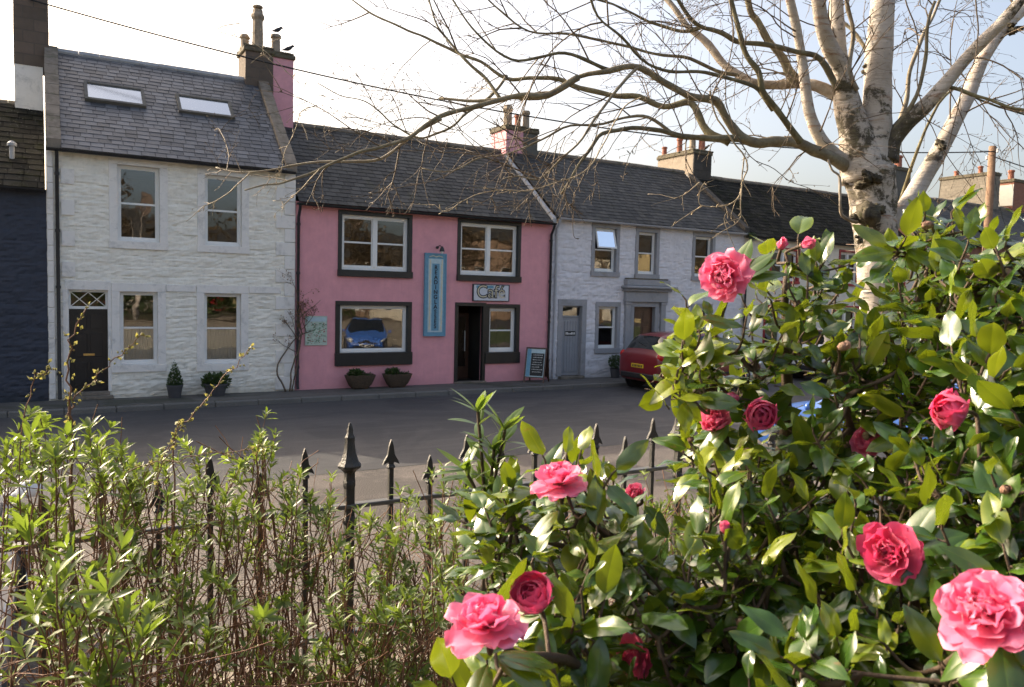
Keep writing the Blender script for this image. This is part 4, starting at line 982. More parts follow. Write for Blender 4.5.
    for (xx,mat,zz,nm,sgx) in ((rx-.035,M['yellowplate'],.74 if kind=='hatch' else .72,'number_plate',-1),(fx+.035,M['whiteplate'],.46,'number_plate',1)):
        if sgx<0: xx=rx-.005
        mb=MB(); mb.box(xx-.012,xx+.012,-.26,.26,zz-.055,zz+.055,bev=.006); p=mb.build(nm,mat,s)
        mb=MB(); 
        for k in range(7): mb.box(xx+sgx*.0125,xx+sgx*.0145,-.215+k*.063+(.01 if k>3 else 0),-.175+k*.063+(.01 if k>3 else 0),zz-.033,zz+.033) if sgx>0 else mb.box(xx-.0145,xx-.0125,-.215+k*.063,-.175+k*.063,zz-.033,zz+.033)
        mb.build('plate_characters',M['ink'],p)
    mb=MB(); mb.tube([(rx+.38,0,base[4][4]-.04),(rx+.30,.0,base[4][4]-.2)],.01,4); mb.tube([(rx+.22,-.05,base[3][4]+.06),(rx+.28,.3,base[3][4]+.14)],.012,4); mb.build('rear_wiper',M['black_plastic'],s)
    return s
make_car('suv',M['carred'],(16.35,16.98,0),0,'dark red car parked against the kerb outside the grey canopy doorway')
make_car('hatch',M['carblue'],(11.55,7.6,0),R(109),'small bright blue car parked in the sun beyond the railing behind the camellia')
make_car('suv',M['carwhite'],(23.6,16.95,0),0,'white car parked at the kerb outside the cream house with red windows',scale=1.05)
make_car('suv',M['carwhite'],(-1.12,6.0,0),R(90),'white car cut off by the left edge of the picture beyond the railing',scale=1.0)

# ================================================================== the far side of the square, behind the camera (seen in the windows)
M['creamfar']=wallmat('far_cream_render',(.62,.56,.46),(.45,.4,.32),bstr=.1); M['brownfar']=wallmat('far_brown_stone',(.25,.17,.12),(.15,.1,.07),bstr=.2); M['greenfar']=wallmat('far_ochre_render',(.5,.40,.22),(.35,.28,.16),bstr=.2)
def back_house(x0,x1,ze,zr,mat,lab):
    h=empty('house',((x0+x1)/2,-25,0),lab,'house'); y=-25
    mb=MB(); mb.box(x0,x1,-32,y,0,ze); mb.build('wall',mat,h)
    mb=MB(); mb.add([(x0,y+.3,ze-.1),(x1,y+.3,ze-.1),(x1,-28.5,zr),(x0,-28.5,zr),(x0,-32.3,ze-.1),(x1,-32.3,ze-.1)],[(0,1,2,3),(3,2,5,4)]); mb.add([(x0+.01,y,ze),(x0+.01,-28.5,zr-.05),(x0+.01,-32,ze),(x1-.01,y,ze),(x1-.01,-28.5,zr-.05),(x1-.01,-32,ze)],[(0,1,2),(3,4,5)]); rf=mb.build('roof',M['slate_dark'],h)
    mb=MB(); mb.box(x1-.6,x1-.02,-29,-28,zr-.4,zr+1.3); mb.build('chimney',M['stack'],rf)
    n=max(2,int((x1-x0)/2.3))
    for i in range(n):
        for z in (1.0,3.5):
            if z+1.5>ze: continue
            cx=x0+(x1-x0)*(i+.5)/n
            if z<2 and i==n//2: 
                mb=MB(); mb.box(cx-.45,cx+.45,y-.1,y+.03,.1,2.1); mb.build('door',M['red_paint'],h); continue
            mb=MB(); mb.box(cx-.5,cx+.5,y-.1,y+.05,z-.05,z+1.45); f=mb.build('window',M['white_paint'],h)
            mb=MB(); mb.box(cx-.43,cx+.43,y,y+.06,z+.02,z+.69); mb.box(cx-.43,cx+.43,y,y+.06,z+.74,z+1.38); mb.build('pane',M['carglass'],f)
bx=-8
for w_,ze,zr,mt,lab in ((8,5,7.6,'brownfar','brown stone house across the square with white windows, seen only in reflections'),(7,5.6,8.6,'creamfar','cream house across the square with taller gable, seen only in reflections'),(9,4.8,7.2,'greenfar','ochre house across the square, seen only in reflections'),(8,5.4,8.2,'brownfar','second brown stone house across the square beside the ochre one, seen only in reflections'),(9,5,7.8,'creamfar','wide cream house at the far end of the square, seen only in reflections')):
    back_house(bx,bx+w_-.02,ze,zr,M[mt],lab); bx+=w_
for (x0,x1,ze,zr,mt,lab) in ((33.5,43,7.6,10.8,'brownfar','tall brown stone building at the corner of the square, seen only in reflections'),(43.1,52,6.8,10,'creamfar','tall cream building beyond the brown corner building, seen only in reflections'),(52.1,66,7.4,10.5,'greenfar','long ochre building at the far end of the square, seen only in reflections')): back_house(x0,x1,ze,zr,M[mt],lab)
r_=random.Random(77); M['browncrown']=leafmat('brown_budding_crown',[(0,(.05,.035,.02)),(1,(.13,.09,.05))],.7,.2,(.2,.15,.05))
for i,(x,y,h_,rr) in enumerate(((-3,-12.5,7.5,2.8),(2.2,-15,9.5,3.2),(7.5,-13,7.8,2.8),(13,-15.5,9.2,3.2),(19,-12.8,8.2,2.9),(26,-14,9.3,3.2),(33,-13,8.4,3.0),(41,-15,9.8,3.3),(50,-13.5,8.6,3.0))):
    s=empty('garden_tree',(x,y,0),['first','second','third','fourth','fifth','sixth','seventh','eighth','ninth'][i]+' brown budding tree from the left in the square behind the viewpoint','tree',group='trees in the square behind the viewpoint')
    mb=MB(); mb.tube([(x,y,0),(x+.1,y,h_*.5),(x,y+.1,h_*.8)],[.2,.15,.05],8)
    for k in range(7):
        a=k*.9; mb.tube([(x+.08,y,h_*(.35+.06*k)),(x+math.cos(a)*rr*.7,y+math.sin(a)*rr*.7,h_*(.55+.05*k))],[.07,.015],5)
    mb.build('trunk',M['twig'],s)
    mb=MB()
    for k in range(16):
        c=(x+r_.gauss(0,rr*.4),y+r_.gauss(0,rr*.4),h_*.65+r_.gauss(0,h_*.15)); bushy(mb,c,rr*.38,rr*.38,rr*.33,150,.26,r_)
    mb.build('crown',M['browncrown'],s)

s=empty('garden_hedge',(4,-7,GZ),'dark green clipped hedge across the garden behind the viewpoint','hedge')
mb=MB(); r_=random.Random(3)
for i in range(26): bushy(mb,(-7+i*.9,-7,GZ+1.2),.75,.5,1.45,420,.30,r_)
mb.build('foliage',M['darkleaf'],s); mb=MB()
for i in range(26): mb.tube([(-7+i*.9,-7,GZ-.05),(-7+i*.9+.1,-7.05,GZ+1.0),(-7+i*.9,-7,GZ+2)],[.04,.03,.01],5)
mb.build('stems',M['twig'],s)
# ================================================================== VEGETATION
def smoothpath(pts,sub=4):
    pts=[Vector(p) for p in pts]; out=[]
    n=len(pts)
    for i in range(n-1):
        p0=pts[max(i-1,0)];p1=pts[i];p2=pts[i+1];p3=pts[min(i+2,n-1)]
        for k in range(sub):
            t=k/sub; out.append(.5*((2*p1)+(-p0+p2)*t+(2*p0-5*p1+4*p2-p3)*t*t+(-p0+3*p1-3*p2+p3)*t**3))
    out.append(pts[-1]); return out
def gv(r,s): return Vector((r.gauss(0,s),r.gauss(0,s),r.gauss(0,s)))
# ---------------------------------------------------------------- birch
BR=random.Random(41)
D0=3.62
birch=empty('birch_tree',(at(862,600,D0).x,at(862,600,D0).y,GZ),'old silver birch with peeling white bark, a large knot and bare spreading branches','tree')
trunk=MB();limbs=MB();twigs=MB()
def pxpath(l,d0=D0): return [at(p[0],p[1],d0+(p[2] if len(p)>2 else 0)) for p in l]
def addtrunk(l,rad,rough,jit=.13,n=18,sub=5,mbx=None):
    P=smoothpath(pxpath(l),sub); m=len(P); rr=[];aa=[]; rough=list(rough)+[.1]*(len(rad)-len(rough))
    for i in range(m):
        t=i/(m-1)*(len(rad)-1); k=min(int(t),len(rad)-2); f=t-k
        rr.append(rad[k]*(1-f)+rad[k+1]*f); aa.append(rough[k]*(1-f)+rough[k+1]*f)
    (mbx or trunk).tube(P,rr,n,aa,jit=jit); return P
px=D0/780.
base=at(862,600,D0); 
trunk_pts=[(858,700),(862,620),(867,520),(871,430),(875,340),(877,290),(877,240),(873,205),(870,170)]
addtrunk(trunk_pts,[26*px,20*px,17*px,15.5*px,15.5*px,17*px,19.5*px,22*px,24*px],[.5,.4,.25,.12,.12,.2,.38,.45,.55],.13,30,8)
# right hand leader
lead=addtrunk([(870,188),(874,150),(877,115),(878,70),(881,25),(886,-25),(897,-90),(907,-160),(912,-260),(918,-380)],[22*px,16*px,14*px,12.8*px,12*px,11*px,9*px,6.5*px,4*px,.8*px],[.45,.35,.35,.25,.15,.12,.1,.1],.10,18)
lead2=addtrunk([(866,180),(858,140),(849,112),(843,80),(838,40),(836,0),(834,-50),(826,-110),(820,-190),(810,-280)],[22*px,18*px,14*px,10*px,7.5*px,6.5*px,5*px,4*px,2.4*px,.7*px],[.4,.5,.55,.5,.3,.25,.2,.2],.16,16)
lead3=addtrunk([(846,100,-.02),(842,70,-.05),(830,48,-.1),(822,25,-.15),(816,-20,-.2),(808,-70,-.25),(795,-150,-.3)],[9*px,8*px,8*px,7*px,6*px,4*px,.8*px],[.5,.4,.2,.1,.1,.1],.1,12)
right1=addtrunk([(884,235,.02),(905,208,.05),(922,180,.1),(940,150,.15),(955,120,.2),(967,98,.25),(981,62,.3),(1003,28,.35),(1030,2,.4),(1060,-30,.45),(1095,-80,.5),(1120,-150,.55),(1140,-220,.6)],[6*px,9*px,8.8*px,8.4*px,8*px,7.6*px,7*px,7.5*px,6.5*px,5*px,3.5*px,2.2*px,.8*px],[.4,.15,.1,.3,.1,.1,.05,.1,.25,.2],.08,14)
right2=addtrunk([(886,160,-.02),(893,140,-.03),(907,122,-.05),(925,106,-.08),(945,84,-.12),(965,60,-.15),(984,40,-.2),(1004,20,-.25),(1026,-8,-.3),(1050,-50,-.35),(1065,-110,-.4),(1085,-180,-.45)],[13*px,9*px,8*px,7.5*px,6.5*px,6*px,5.5*px,5.2*px,4.4*px,3*px,2*px,.7*px],[.7,.7,.7,.45,.3,.35,.3,.4,.4],.14,12)
left_w=addtrunk([(850,165),(836,155,-.02),(822,141,-.05),(811,118,-.08),(806,92,-.1),(802,60,-.12),(797,30,-.15),(790,0,-.2),(782,-40,-.25),(770,-90,-.3),(765,-150,-.3)],[7*px,6.5*px,6*px,5.5*px,5*px,4.5*px,4.2*px,4*px,3*px,1.8*px,.6*px],[.3,.2,.1,.05,.05,.05,.05,.05,.1],.1,12)
# the knot and burls
def burl(c,r,n,s):
    for i in range(n): 
        q=c+gv(s,r*.5)*.8; q2=q+fwd*r*.35; trunk.ell(q2,r*s.uniform(.35,.6),r*s.uniform(.35,.6),r*s.uniform(.2,.42),14,10,.95,jit=.9)
kn=at(868,214,D0-.11); trunk.ell(kn,.055,.05,.05,14,10,.9,jit=.35); trunk.lathe(kn+(CO-kn).normalized()*.045,[(.028,-.01),(.032,.006),(.02,.012),(.016,-.006)],12,1.,axis='y'); burl(kn,.055,12,BR)
burl(at(868,181,D0-.10),.04,12,BR); burl(at(870,68,D0-.02),.035,6,BR); burl(at(944,148,D0+.1),.035,6,BR); burl(at(1015,30,D0+.3),.035,5,BR); burl(at(893,132,D0-.03),.03,6,BR); burl(at(862,240,D0-.09),.02,6,BR)
# peeling bark curls
for i in range(150):
    py=BR.uniform(150,640); x0=870+(-3 if py<260 else (0 if py<400 else -6))+BR.uniform(-17,17); p=at(x0,py,D0-.085+abs(x0-870)*.0028)
    w=BR.uniform(.01,.035); hh=BR.uniform(.002,.008); o=(CO-p).normalized()*BR.uniform(.003,.016)
    trunk.add([p-rt*w,p+rt*w,p+rt*w*.8+o-Vector((0,0,hh)),p-rt*w*.7+o*.6-Vector((0,0,hh*1.3))],[(0,1,2,3)],BR.choice([.05,.4,.9]))
trunk.build('trunk',M['bark'],birch,smooth=True)
# limbs: (pixel points with depth offset, radii px start,end , white amount)
LIMBS=[
 ([(878,188,.07),(864,180,.04),(850,169,.0),(835,160,-.05),(815,150,-.1),(796,145,-.15),(777,141,-.2),(757,143,-.25),(740,136,-.3),(728,120,-.33),(719,104,-.36),(705,99,-.4),(688,95,-.43),(662,80,-.48),(638,67,-.5),(610,69,-.52),(578,78,-.5),(546,95,-.48),(515,97,-.45),(482,100,-.4),(440,98,-.35)],11,1.6,.3),
 ([(740,138,-.3),(715,138,-.33),(690,136,-.36),(674,134,-.4),(650,130,-.45),(625,127,-.5),(603,133,-.55),(588,150,-.6),(575,172,-.62),(560,196,-.62)],5,1.2,.15),
 ([(731,142,-.28),(708,128,-.25),(690,106,-.22),(665,104,-.2),(640,98,-.18),(610,93,-.15),(580,86,-.12),(554,80,-.1),(530,77,-.08),(506,77,-.05),(480,62,-.02),(458,52,0),(430,40,.03),(408,31,.05),(385,20,.1),(365,8,.15),(345,-6,.2)],5.5,1,.1),
 ([(578,77,-.5),(550,94,-.5),(522,97,-.5),(500,99,-.5),(470,108,-.52),(440,117,-.55),(415,131,-.58),(398,144,-.6),(375,149,-.62),(356,153,-.65),(335,160,-.66),(318,168,-.68),(300,175,-.7),(280,181,-.7),(262,185,-.7),(243,189,-.7)],4.2,.9,.3),
 ([(440,117,-.55),(424,128,-.55),(405,139,-.55),(380,155,-.55),(352,160,-.55),(325,163,-.55),(296,165,-.55),(270,170,-.55),(240,172,-.55),(215,168,-.5)],2.6,.7,.5),
 ([(500,98,-.4),(486,78,-.36),(466,62,-.34),(450,45,-.3),(437,20,-.28),(425,-10,-.25)],2.6,1,.1),
 ([(506,77,-.05),(490,98,-.1),(468,112,-.12),(455,125,-.16),(437,135,-.2),(418,137,-.2),(396,128,-.2),(378,112,-.2),(366,102,-.2),(340,96,-.2),(320,84,-.2)],2.2,.6,.2),
 ([(848,108,.0),(835,92,.02),(815,86,.05),(795,84,.08),(775,83,.1),(758,83,.1),(745,78,.12),(728,66,.15),(712,50,.18),(696,34,.2),(680,18,.22),(664,0,.25),(650,-20,.3)],9,3.5,.85),
 ([(800,84,.05),(790,74,.03),(782,60,.0),(770,40,-.03),(756,22,-.05),(750,8,-.06),(744,-20,-.1)],7.5,3.5,.2),
 ([(840,90,-.05),(820,60,-.1),(800,52,-.15),(772,45,-.2),(745,41,-.25),(722,34,-.3),(700,26,-.35),(685,12,-.4),(672,-10,-.45)],4.5,2,.15),
 ([(800,140,-.25),(784,122,-.3),(772,106,-.33),(765,92,-.36),(756,74,-.38),(748,55,-.4),(741,35,-.4),(734,14,-.4),(727,-12,-.4)],4.6,2.8,.05),
 ([(775,110,-.3),(760,90,-.35),(735,80,-.4),(705,74,-.45),(675,72,-.5),(648,62,-.55),(620,40,-.6),(600,15,-.62),(585,-12,-.64)],3,1.2,.1),
 ([(700,27,.1),(680,30,.05),(650,22,0),(620,8,-.05),(590,-4,-.1)],3,1.2,.1),
 ([(738,76,.1),(715,70,.05),(690,60,0),(655,52,-.05),(620,44,-.1),(590,38,-.15),(560,36,-.2),(530,30,-.2),(500,12,-.2),(480,-8,-.2)],3,1,.2),
 ([(610,69,-.5),(590,60,-.55),(565,52,-.58),(540,56,-.6),(512,60,-.62),(482,40,-.64),(462,15,-.65),(450,-8,-.65)],2.6,.9,.1),
 ([(640,67,-.5),(618,90,-.55),(600,112,-.58),(580,140,-.6),(560,160,-.6),(540,178,-.6),(520,176,-.6),(500,180,-.6)],2.3,.7,.4),
 ([(674,134,-.4),(650,118,-.42),(625,118,-.45),(595,124,-.48),(565,126,-.5),(535,140,-.5),(510,152,-.5),(480,160,-.5),(450,172,-.5),(420,168,-.5)],2.2,.7,.4),
 ([(888,150,.05),(900,120,.08),(905,95,.1),(909,72,.1),(915,52,.12),(924,32,.15),(934,14,.2),(944,-10,.25)],4.2,2,.5),
 ([(855,90,-.05),(850,65,-.08),(852,38,-.08),(848,10,-.1),(846,-15,-.1)],4,2.5,.6),
 ([(893,132,-.05),(915,95,-.1),(922,60,-.14),(928,30,-.18),(935,0,-.2)],3.2,1.8,.3),
 ([(870,60,.1),(850,30,.15),(825,10,.2),(800,-10,.25)],3,1.8,.3),
 ([(902,205,.2),(925,130,.2),(950,90,.25),(980,100,.3),(1005,108,.35),(1040,118,.4)],2.6,1.2,.0),
 ([(937,85,-.1),(960,92,-.15),(985,100,-.2),(1010,106,-.25),(1040,112,-.3)],3,1.6,.0),
 ([(857,220,-.1),(850,219,-.12),(843,216,-.14),(841,205,-.15),(842,190,-.15),(841,178,-.15),(835,171,-.15),(828,160,-.15)],2.6,1.3,.7),
]
limbP=[]
for (pts,ra,rb,wh) in LIMBS:
    jp=[(p[0]+BR.gauss(0,1.2),p[1]+BR.gauss(0,1.2),(p[2] if len(p)>2 else 0)) for p in pts]
    P=smoothpath(pxpath(jp),4); m=len(P)
    for i in range(1,m): P[i]=P[i]+Vector((noise.noise(P[i]*8),noise.noise(P[i]*8+Vector((9,0,0))),noise.noise(P[i]*8+Vector((0,9,0)))))*.008
    rr=[.76*(ra+(rb-ra)*(i/(m-1))**.62)*px*(1+.18*noise.noise(P[i]*20)) for i in range(m)]
    limbs.tube(P,rr,10 if ra>5 else 7,wh,jit=.15); limbP.append((P,ra,rb,wh))
limbs.build('branches',M['branch'],birch,smooth=True)
# twigs
def pix(p):
    v=p-CO; dd=v.dot(fwd); return 512+F*v.dot(rt)/dd,343.5-F*v.dot(upv)/dd
def low(p):
    x,y=pix(p); return (y>215 and x<700) or y>255 or x<205
def twig(p,d,L,r,dep,droop,mbx=None):
    if low(p): return
    n=max(4,int(L/.045)); pts=[p.copy()]; q=p.copy(); d=d.normalized(); bend=gv(BR,.05)
    for i in range(n):
        d=(d+bend*.5+gv(BR,.10)+Vector((0,0,-droop*(i/n)))).normalized(); q=q+d*(L/n)
        if low(q) and i>1: break
        pts.append(q.copy())
    n=len(pts)-1
    if n<2: return
    T=mbx or twigs
    T.tube(pts,[max(.0007,r*(1-.75*i/n)) for i in range(n+1)],5 if r>.003 else 4,cap=False)
    # buds and catkins
    for i in range(1,n+1):
        if BR.random()<.35:
            b=gv(BR,1).normalized(); bb=(d+b*.8).normalized(); L2=.008 if BR.random()<.85 else .022
            T.tube([pts[i],pts[i]+bb*L2*.6,pts[i]+bb*L2],[.0008,.0019,.0004],4,cap=False)
    if dep>0:
        k=int(L/.10)+1
        for _ in range(k):
            i=BR.randint(min(max(1,n//5),n-1),n-1); side=(pts[min(i+1,n)]-pts[i-1]).normalized()
            o=gv(BR,1); o=(o-side*o.dot(side)).normalized()
            twig(pts[i],side*.8+o*.75,L*BR.uniform(.25,.55),r*.55,dep-1,droop)
for (P,ra,rb,wh) in limbP[:-1]:
    m=len(P); Ltot=sum((P[i+1]-P[i]).length for i in range(m-1))
    k=int(Ltot/.19)
    for _ in range(k):
        i=int(m*(.12+.86*BR.random())); i=min(max(1,i),m-2); t=(P[i+1]-P[i-1]).normalized()
        o=gv(BR,1)+Vector((-.35,0,.25))*(1 if P[i].x<2.6 else -.2); o=(o-t*o.dot(t)).normalized()
        twig(P[i],t*.75+o*.8,BR.uniform(.22,.62),BR.uniform(.0022,.0042),2 if BR.random()<.45 else 1,BR.choice([.02,.1,.22]))
for L_ in (lead,lead2,lead3,left_w,right1,right2):
    for _ in range(9):
        i=BR.randint(len(L_)//4,len(L_)-2); t=(L_[i+1]-L_[i]).normalized(); o=gv(BR,1); o=(o-t*o.dot(t)).normalized()
        twig(L_[i]+o*.02,t*.5+o*.8,BR.uniform(.3,.8),BR.uniform(.003,.005),2,BR.choice([0,.08,.2]))
# long drooping strands traced from their real places
def strand(pts,r,d0=3.1,pale=False):
    P=smoothpath([at(a,b,d0+(c if c else 0)) for a,b,c in pts],5); m=len(P)
    for i in range(m): P[i]=P[i]+Vector((noise.noise(P[i]*14),0,noise.noise(P[i]*14+Vector((5,5,5)))))*.008
    T=pale_t if pale else twigs
    T.tube(P,[r*(1-.6*i/m) for i in range(m)],5,cap=False)
    for i in range(m//4,m):
        if BR.random()<.30: twig(P[i],(P[i]-P[i-1]).normalized()+gv(BR,.7),BR.uniform(.04,.14),r*.5,0,.1,T)
        if BR.random()<.3:
            bb=gv(BR,1).normalized(); T.tube([P[i],P[i]+bb*.012,P[i]+bb*.02],[.001,.0025,.0005],4,cap=False)
pale_t=MB()
strand([(710,92,0),(718,120,0),(746,160,0),(744,178,0),(738,198,0),(726,206,0),(702,206,0),(700,192,0),(705,182,0)],.0038,3.15,True)
strand([(744,158,0),(742,180,0),(741,205,0),(740,218,0),(732,226,0),(724,218,0),(735,250,0)],.0030,3.1,True)
strand([(702,206,0),(690,214,0),(676,222,0),(671,226,0)],.0022,3.1,True)
strand([(700,182,0),(690,190,0),(680,196,0),(674,198,0)],.0026,3.1,True)
strand([(738,250,0),(735,262,0),(734,275,0)],.0015,3.1,False)
strand([(640,98,0),(622,110,0),(603,145,0),(588,168,0),(575,176,0),(560,181,0),(530,190,0),(500,189,0),(478,195,0),(462,202,0),(445,211,0),(434,205,0)],.0030,2.9,True)
strand([(600,120,0),(590,160,0),(580,185,0),(574,196,0),(572,215,0),(573,235,0),(578,240,0)],.0022,3.0,False)
strand([(625,125,0),(610,150,0),(596,165,0),(594,185,0),(594,192,0)],.0018,3.0,False)
strand([(650,130,0),(632,150,0),(626,170,0),(624,182,0)],.0018,3.0,False)
strand([(320,168,0),(300,190,0),(288,200,0),(280,207,0)],.0024,2.85,True)
strand([(318,105,0),(302,112,0),(296,130,0),(285,150,0),(281,168,0),(270,180,0)],.0020,2.85,True)
strand([(560,127,0),(520,145,0),(500,150,0),(470,160,0),(440,178,0),(400,187,0),(372,193,0)],.0022,2.9,False)
strand([(240,22,0),(218,30,0),(250,42,0),(275,60,0),(298,82,0),(330,100,0)],.0018,2.7,True)
strand([(275,65,0),(262,55,0),(252,62,0)],.0013,2.7,True)
strand([(250,172,0),(232,190,0),(218,200,0),(205,206,0),(186,221,0)],.0024,2.8,True)
strand([(905,0,0),(918,40,0),(917,80,0),(922,105,0),(932,128,0),(950,160,0),(985,205,0)],.0032,3.3,False)
strand([(975,-10,0),(978,30,0),(975,60,0),(965,80,0),(958,105,0),(950,140,0),(943,165,0),(938,205,0)],.0034,3.3,False)
strand([(730,0,0),(733,40,0),(726,80,0),(728,110,0),(745,150,0),(775,170,0),(800,186,0),(840,196,0)],.0028,3.2,False)
strand([(780,0,0),(782,40,0),(790,60,0),(785,90,0),(790,130,0),(770,160,0)],.0024,3.2,False)
strand([(860,120,0),(905,112,0),(940,128,0),(980,150,0),(1024,172,0)],.0018,3.3,False)
twigs.build('twigs',M['twig'],birch,smooth=True); pale_t.build('hanging_twigs',M['paletwig'],birch,smooth=True)

# ---------------------------------------------------------------- leaves
def leaf(mb,p,d,nrm,L,W,r_,a,nu=7,curl=.25,fold=.25,wave=.0):
    """blade along d with a folded midrib, arching; 5 verts across"""
    d=d.normalized(); s=d.cross(nrm).normalized(); n=s.cross(d).normalized()
    vs=[];al=[]; ph=r_.random()*6; cu=curl*r_.uniform(.4,1.6); tw=r_.gauss(0,.15)
    for i in range(nu+1):
        t=i/nu; w=W*.5*(max(0,math.sin(math.pi*min(1,t**.88)))**.62)*(1-.15*t) if 0<t<1 else W*.02
        if t>.82: w*=.9
        c=p+d*(L*(t-.12*cu*t*t))+n*(-L*cu*t*t*.5)
        for k in (-1,-.5,-.06,0,.06,.5,1):
            h=abs(k)*w*fold*.75 - (k*k)*w*.25
            wv=wave*math.sin(ph+t*9+(k>0)*1.7)*abs(k)
            vs.append(c+s*(k*w)+n*(h+wv)+n*(tw*k*w*t)); al.append(min(1,max(0,a+(.28 if k==0 else 0)+(.10 if abs(k)==1 else 0))))
    fs=[(i*7+k,i*7+k+1,(i+1)*7+k+1,(i+1)*7+k) for i in range(nu) for k in range(6)]
    mb.add(vs,fs,al)
def interp(pts,x,y):
    s=w_=0
    for (a,b,v) in pts:
        k=1/((a-x)**2+(b-y)**2+200)**1.3; s+=k*v; w_+=k
    return s/w_
def inpoly(x,y,P):
    c=False;j=len(P)-1
    for i in range(len(P)):
        (xi,yi),(xj,yj)=P[i],P[j]
        if (yi>y)!=(yj>y) and x<(xj-xi)*(y-yi)/(yj-yi)+xi: c=not c
        j=i
    return c
# ---------------------------------------------------------------- camellia
CR=random.Random(101)
cb=at(800,560,1.75); cbase=Vector((cb.x,cb.y,GZ))
cam_=empty('camellia_bush',cbase,'large glossy leaved camellia bush with double pink flowers filling the right foreground','shrub')
DM=[(727,275,1.42),(560,481,1.2),(487,625,.86),(893,553,1.02),(982,610,.78),(962,412,1.12),(760,417,1.38),(690,330,1.42),(800,240,1.5),(920,220,1.6),(1000,250,1.35),(1010,490,1.0),(700,600,1.1),(600,620,1.05),(850,400,1.32),(880,300,1.55),(780,560,1.15),(640,560,1.2),(500,520,1.3),(560,680,.95),(800,680,.95),(1024,360,1.1)]
POLYS=[([(448,687),(452,655),(470,640),(505,600),(500,570),(470,545),(455,520),(475,505),(500,490),(545,465),(590,460),(620,475),(650,520),(700,540),(740,540),(800,700),(440,720)],1.0),
 ([(610,720),(640,620),(690,560),(720,510),(700,470),(672,448),(690,425),(684,374),(664,350),(682,330),(704,326),(735,290),(760,255),(775,238),(830,243),(860,262),(905,232),(935,205),(975,222),(1000,238),(1060,215),(1060,730),(700,730)],1.0)]
HOLES=[[(700,385),(740,390),(745,440),(700,415)],[(640,500),(690,530),(700,560),(640,545)],[(700,318),(752,330),(748,372),(712,362)],[(800,292),(852,300),(850,340),(806,330)],[(756,300),(790,302),(786,330),(760,335)],[(850,262),(898,256),(892,305),(855,305)],[(768,362),(832,362),(832,432),(775,432)],[(600,300),(652,300),(658,395),(600,395)],[(815,200),(850,240),(905,235),(900,205)],[(690,270),(760,270),(700,310)],[(765,352),(830,352),(835,400),(770,395)]]
# skeleton nodes: pixel, depth -> world
def W3(l): return [at(*q) for q in l]
SK=[]
def stem(l,r0,r1,mb,sub=4):
    P=smoothpath(l,sub); m=len(P)
    for i in range(1,m): P[i]=P[i]+Vector((noise.noise(P[i]*11),noise.noise(P[i]*11+Vector((7,0,0))),noise.noise(P[i]*11+Vector((0,7,0)))))*.012
    mb.tube(P,[r0+(r1-r0)*i/(m-1) for i in range(m)],7,jit=.12); 
    for i in range(0,m): SK.append((P[i],r0+(r1-r0)*i/(m-1)))
    return P
csm=MB()
b0=cbase+Vector((0,0,-.05))
stem([b0]+W3([(790,560,1.7),(786,470,1.62),(785,400,1.55),(784,340,1.5),(785,290,1.47),(790,262,1.48)]),.020,.004,csm)
stem([b0]+W3([(820,560,1.7),(850,470,1.6),(885,410,1.55),(915,340,1.6),(925,280,1.6),(935,235,1.6)]),.018,.004,csm)
stem([b0]+W3([(860,580,1.6),(920,500,1.45),(965,420,1.35),(990,330,1.3),(1005,270,1.35)]),.018,.004,csm)
stem([b0]+W3([(860,600,1.5),(920,600,1.3),(960,560,1.15),(1000,520,1.08),(1040,470,1.05)]),.013,.004,csm)
stem([b0]+W3([(760,600,1.6),(740,520,1.5),(725,450,1.45),(715,400,1.45),(700,360,1.45),(690,340,1.45)]),.014,.003,csm)
stem([b0]+W3([(740,640,1.5),(690,620,1.35),(640,580,1.3),(600,530,1.25),(575,500,1.22),(565,478,1.22)]),.015,.003,csm)
stem([b0]+W3([(720,680,1.4),(640,680,1.2),(560,660,1.0),(510,650,.9),(490,640,.88)]),.012,.003,csm)
stem([b0]+W3([(840,640,1.4),(870,620,1.2),(890,580,1.08)]),.010,.003,csm)
stem([b0]+W3([(860,660,1.3),(930,670,.95),(975,650,.82)]),.010,.003,csm)
stem([b0]+W3([(780,640,1.3),(790,600,1.18),(780,560,1.15),(770,520,1.2)]),.008,.003,csm)
stem([b0]+W3([(770,680,1.2),(740,660,1.1),(700,610,1.08)]),.008,.003,csm)
stem([b0]+W3([(840,520,1.6),(850,440,1.4),(850,400,1.33),(900,370,1.3)]),.010,.003,csm)
stem(W3([(592,560,1.27),(550,540,1.25),(515,520,1.28)]),.006,.003,csm)
clv=MB(); FLOWERS=[(727,275,1.40,'open'),(560,481,1.18,'open'),(487,625,.84,'wide'),(893,553,1.0,'deep'),(984,612,.74,'wide'),(962,412,1.1,'bud'),(760,417,1.36,'ball'),(716,425,1.40,'half'),(738,399,1.4,'smallbud'),(872,445,1.35,'half'),(537,602,1.02,'ball'),(637,655,1.15,'deep2'),(801,246,1.48,'smallbud'),(786,250,1.5,'smallbud'),(637,494,1.45,'half'),(700,308,1.7,None),(1022,640,.7,None)]
occ=[(f[0],f[1],f[2],{'open':30,'wide':44,'deep':34,'bud':24,'ball':18,'half':14,'smallbud':9,'deep2':20}.get(f[3],0)) for f in FLOWERS]
def nearest(p):
    best=None;bd=1e9
    for q,r in SK:
        if q.z>p.z+.12: continue
        dd=(q-p).length+max(0,(q.z-p.z))*.5
        if dd<bd: bd=dd;best=(q,r)
    return best
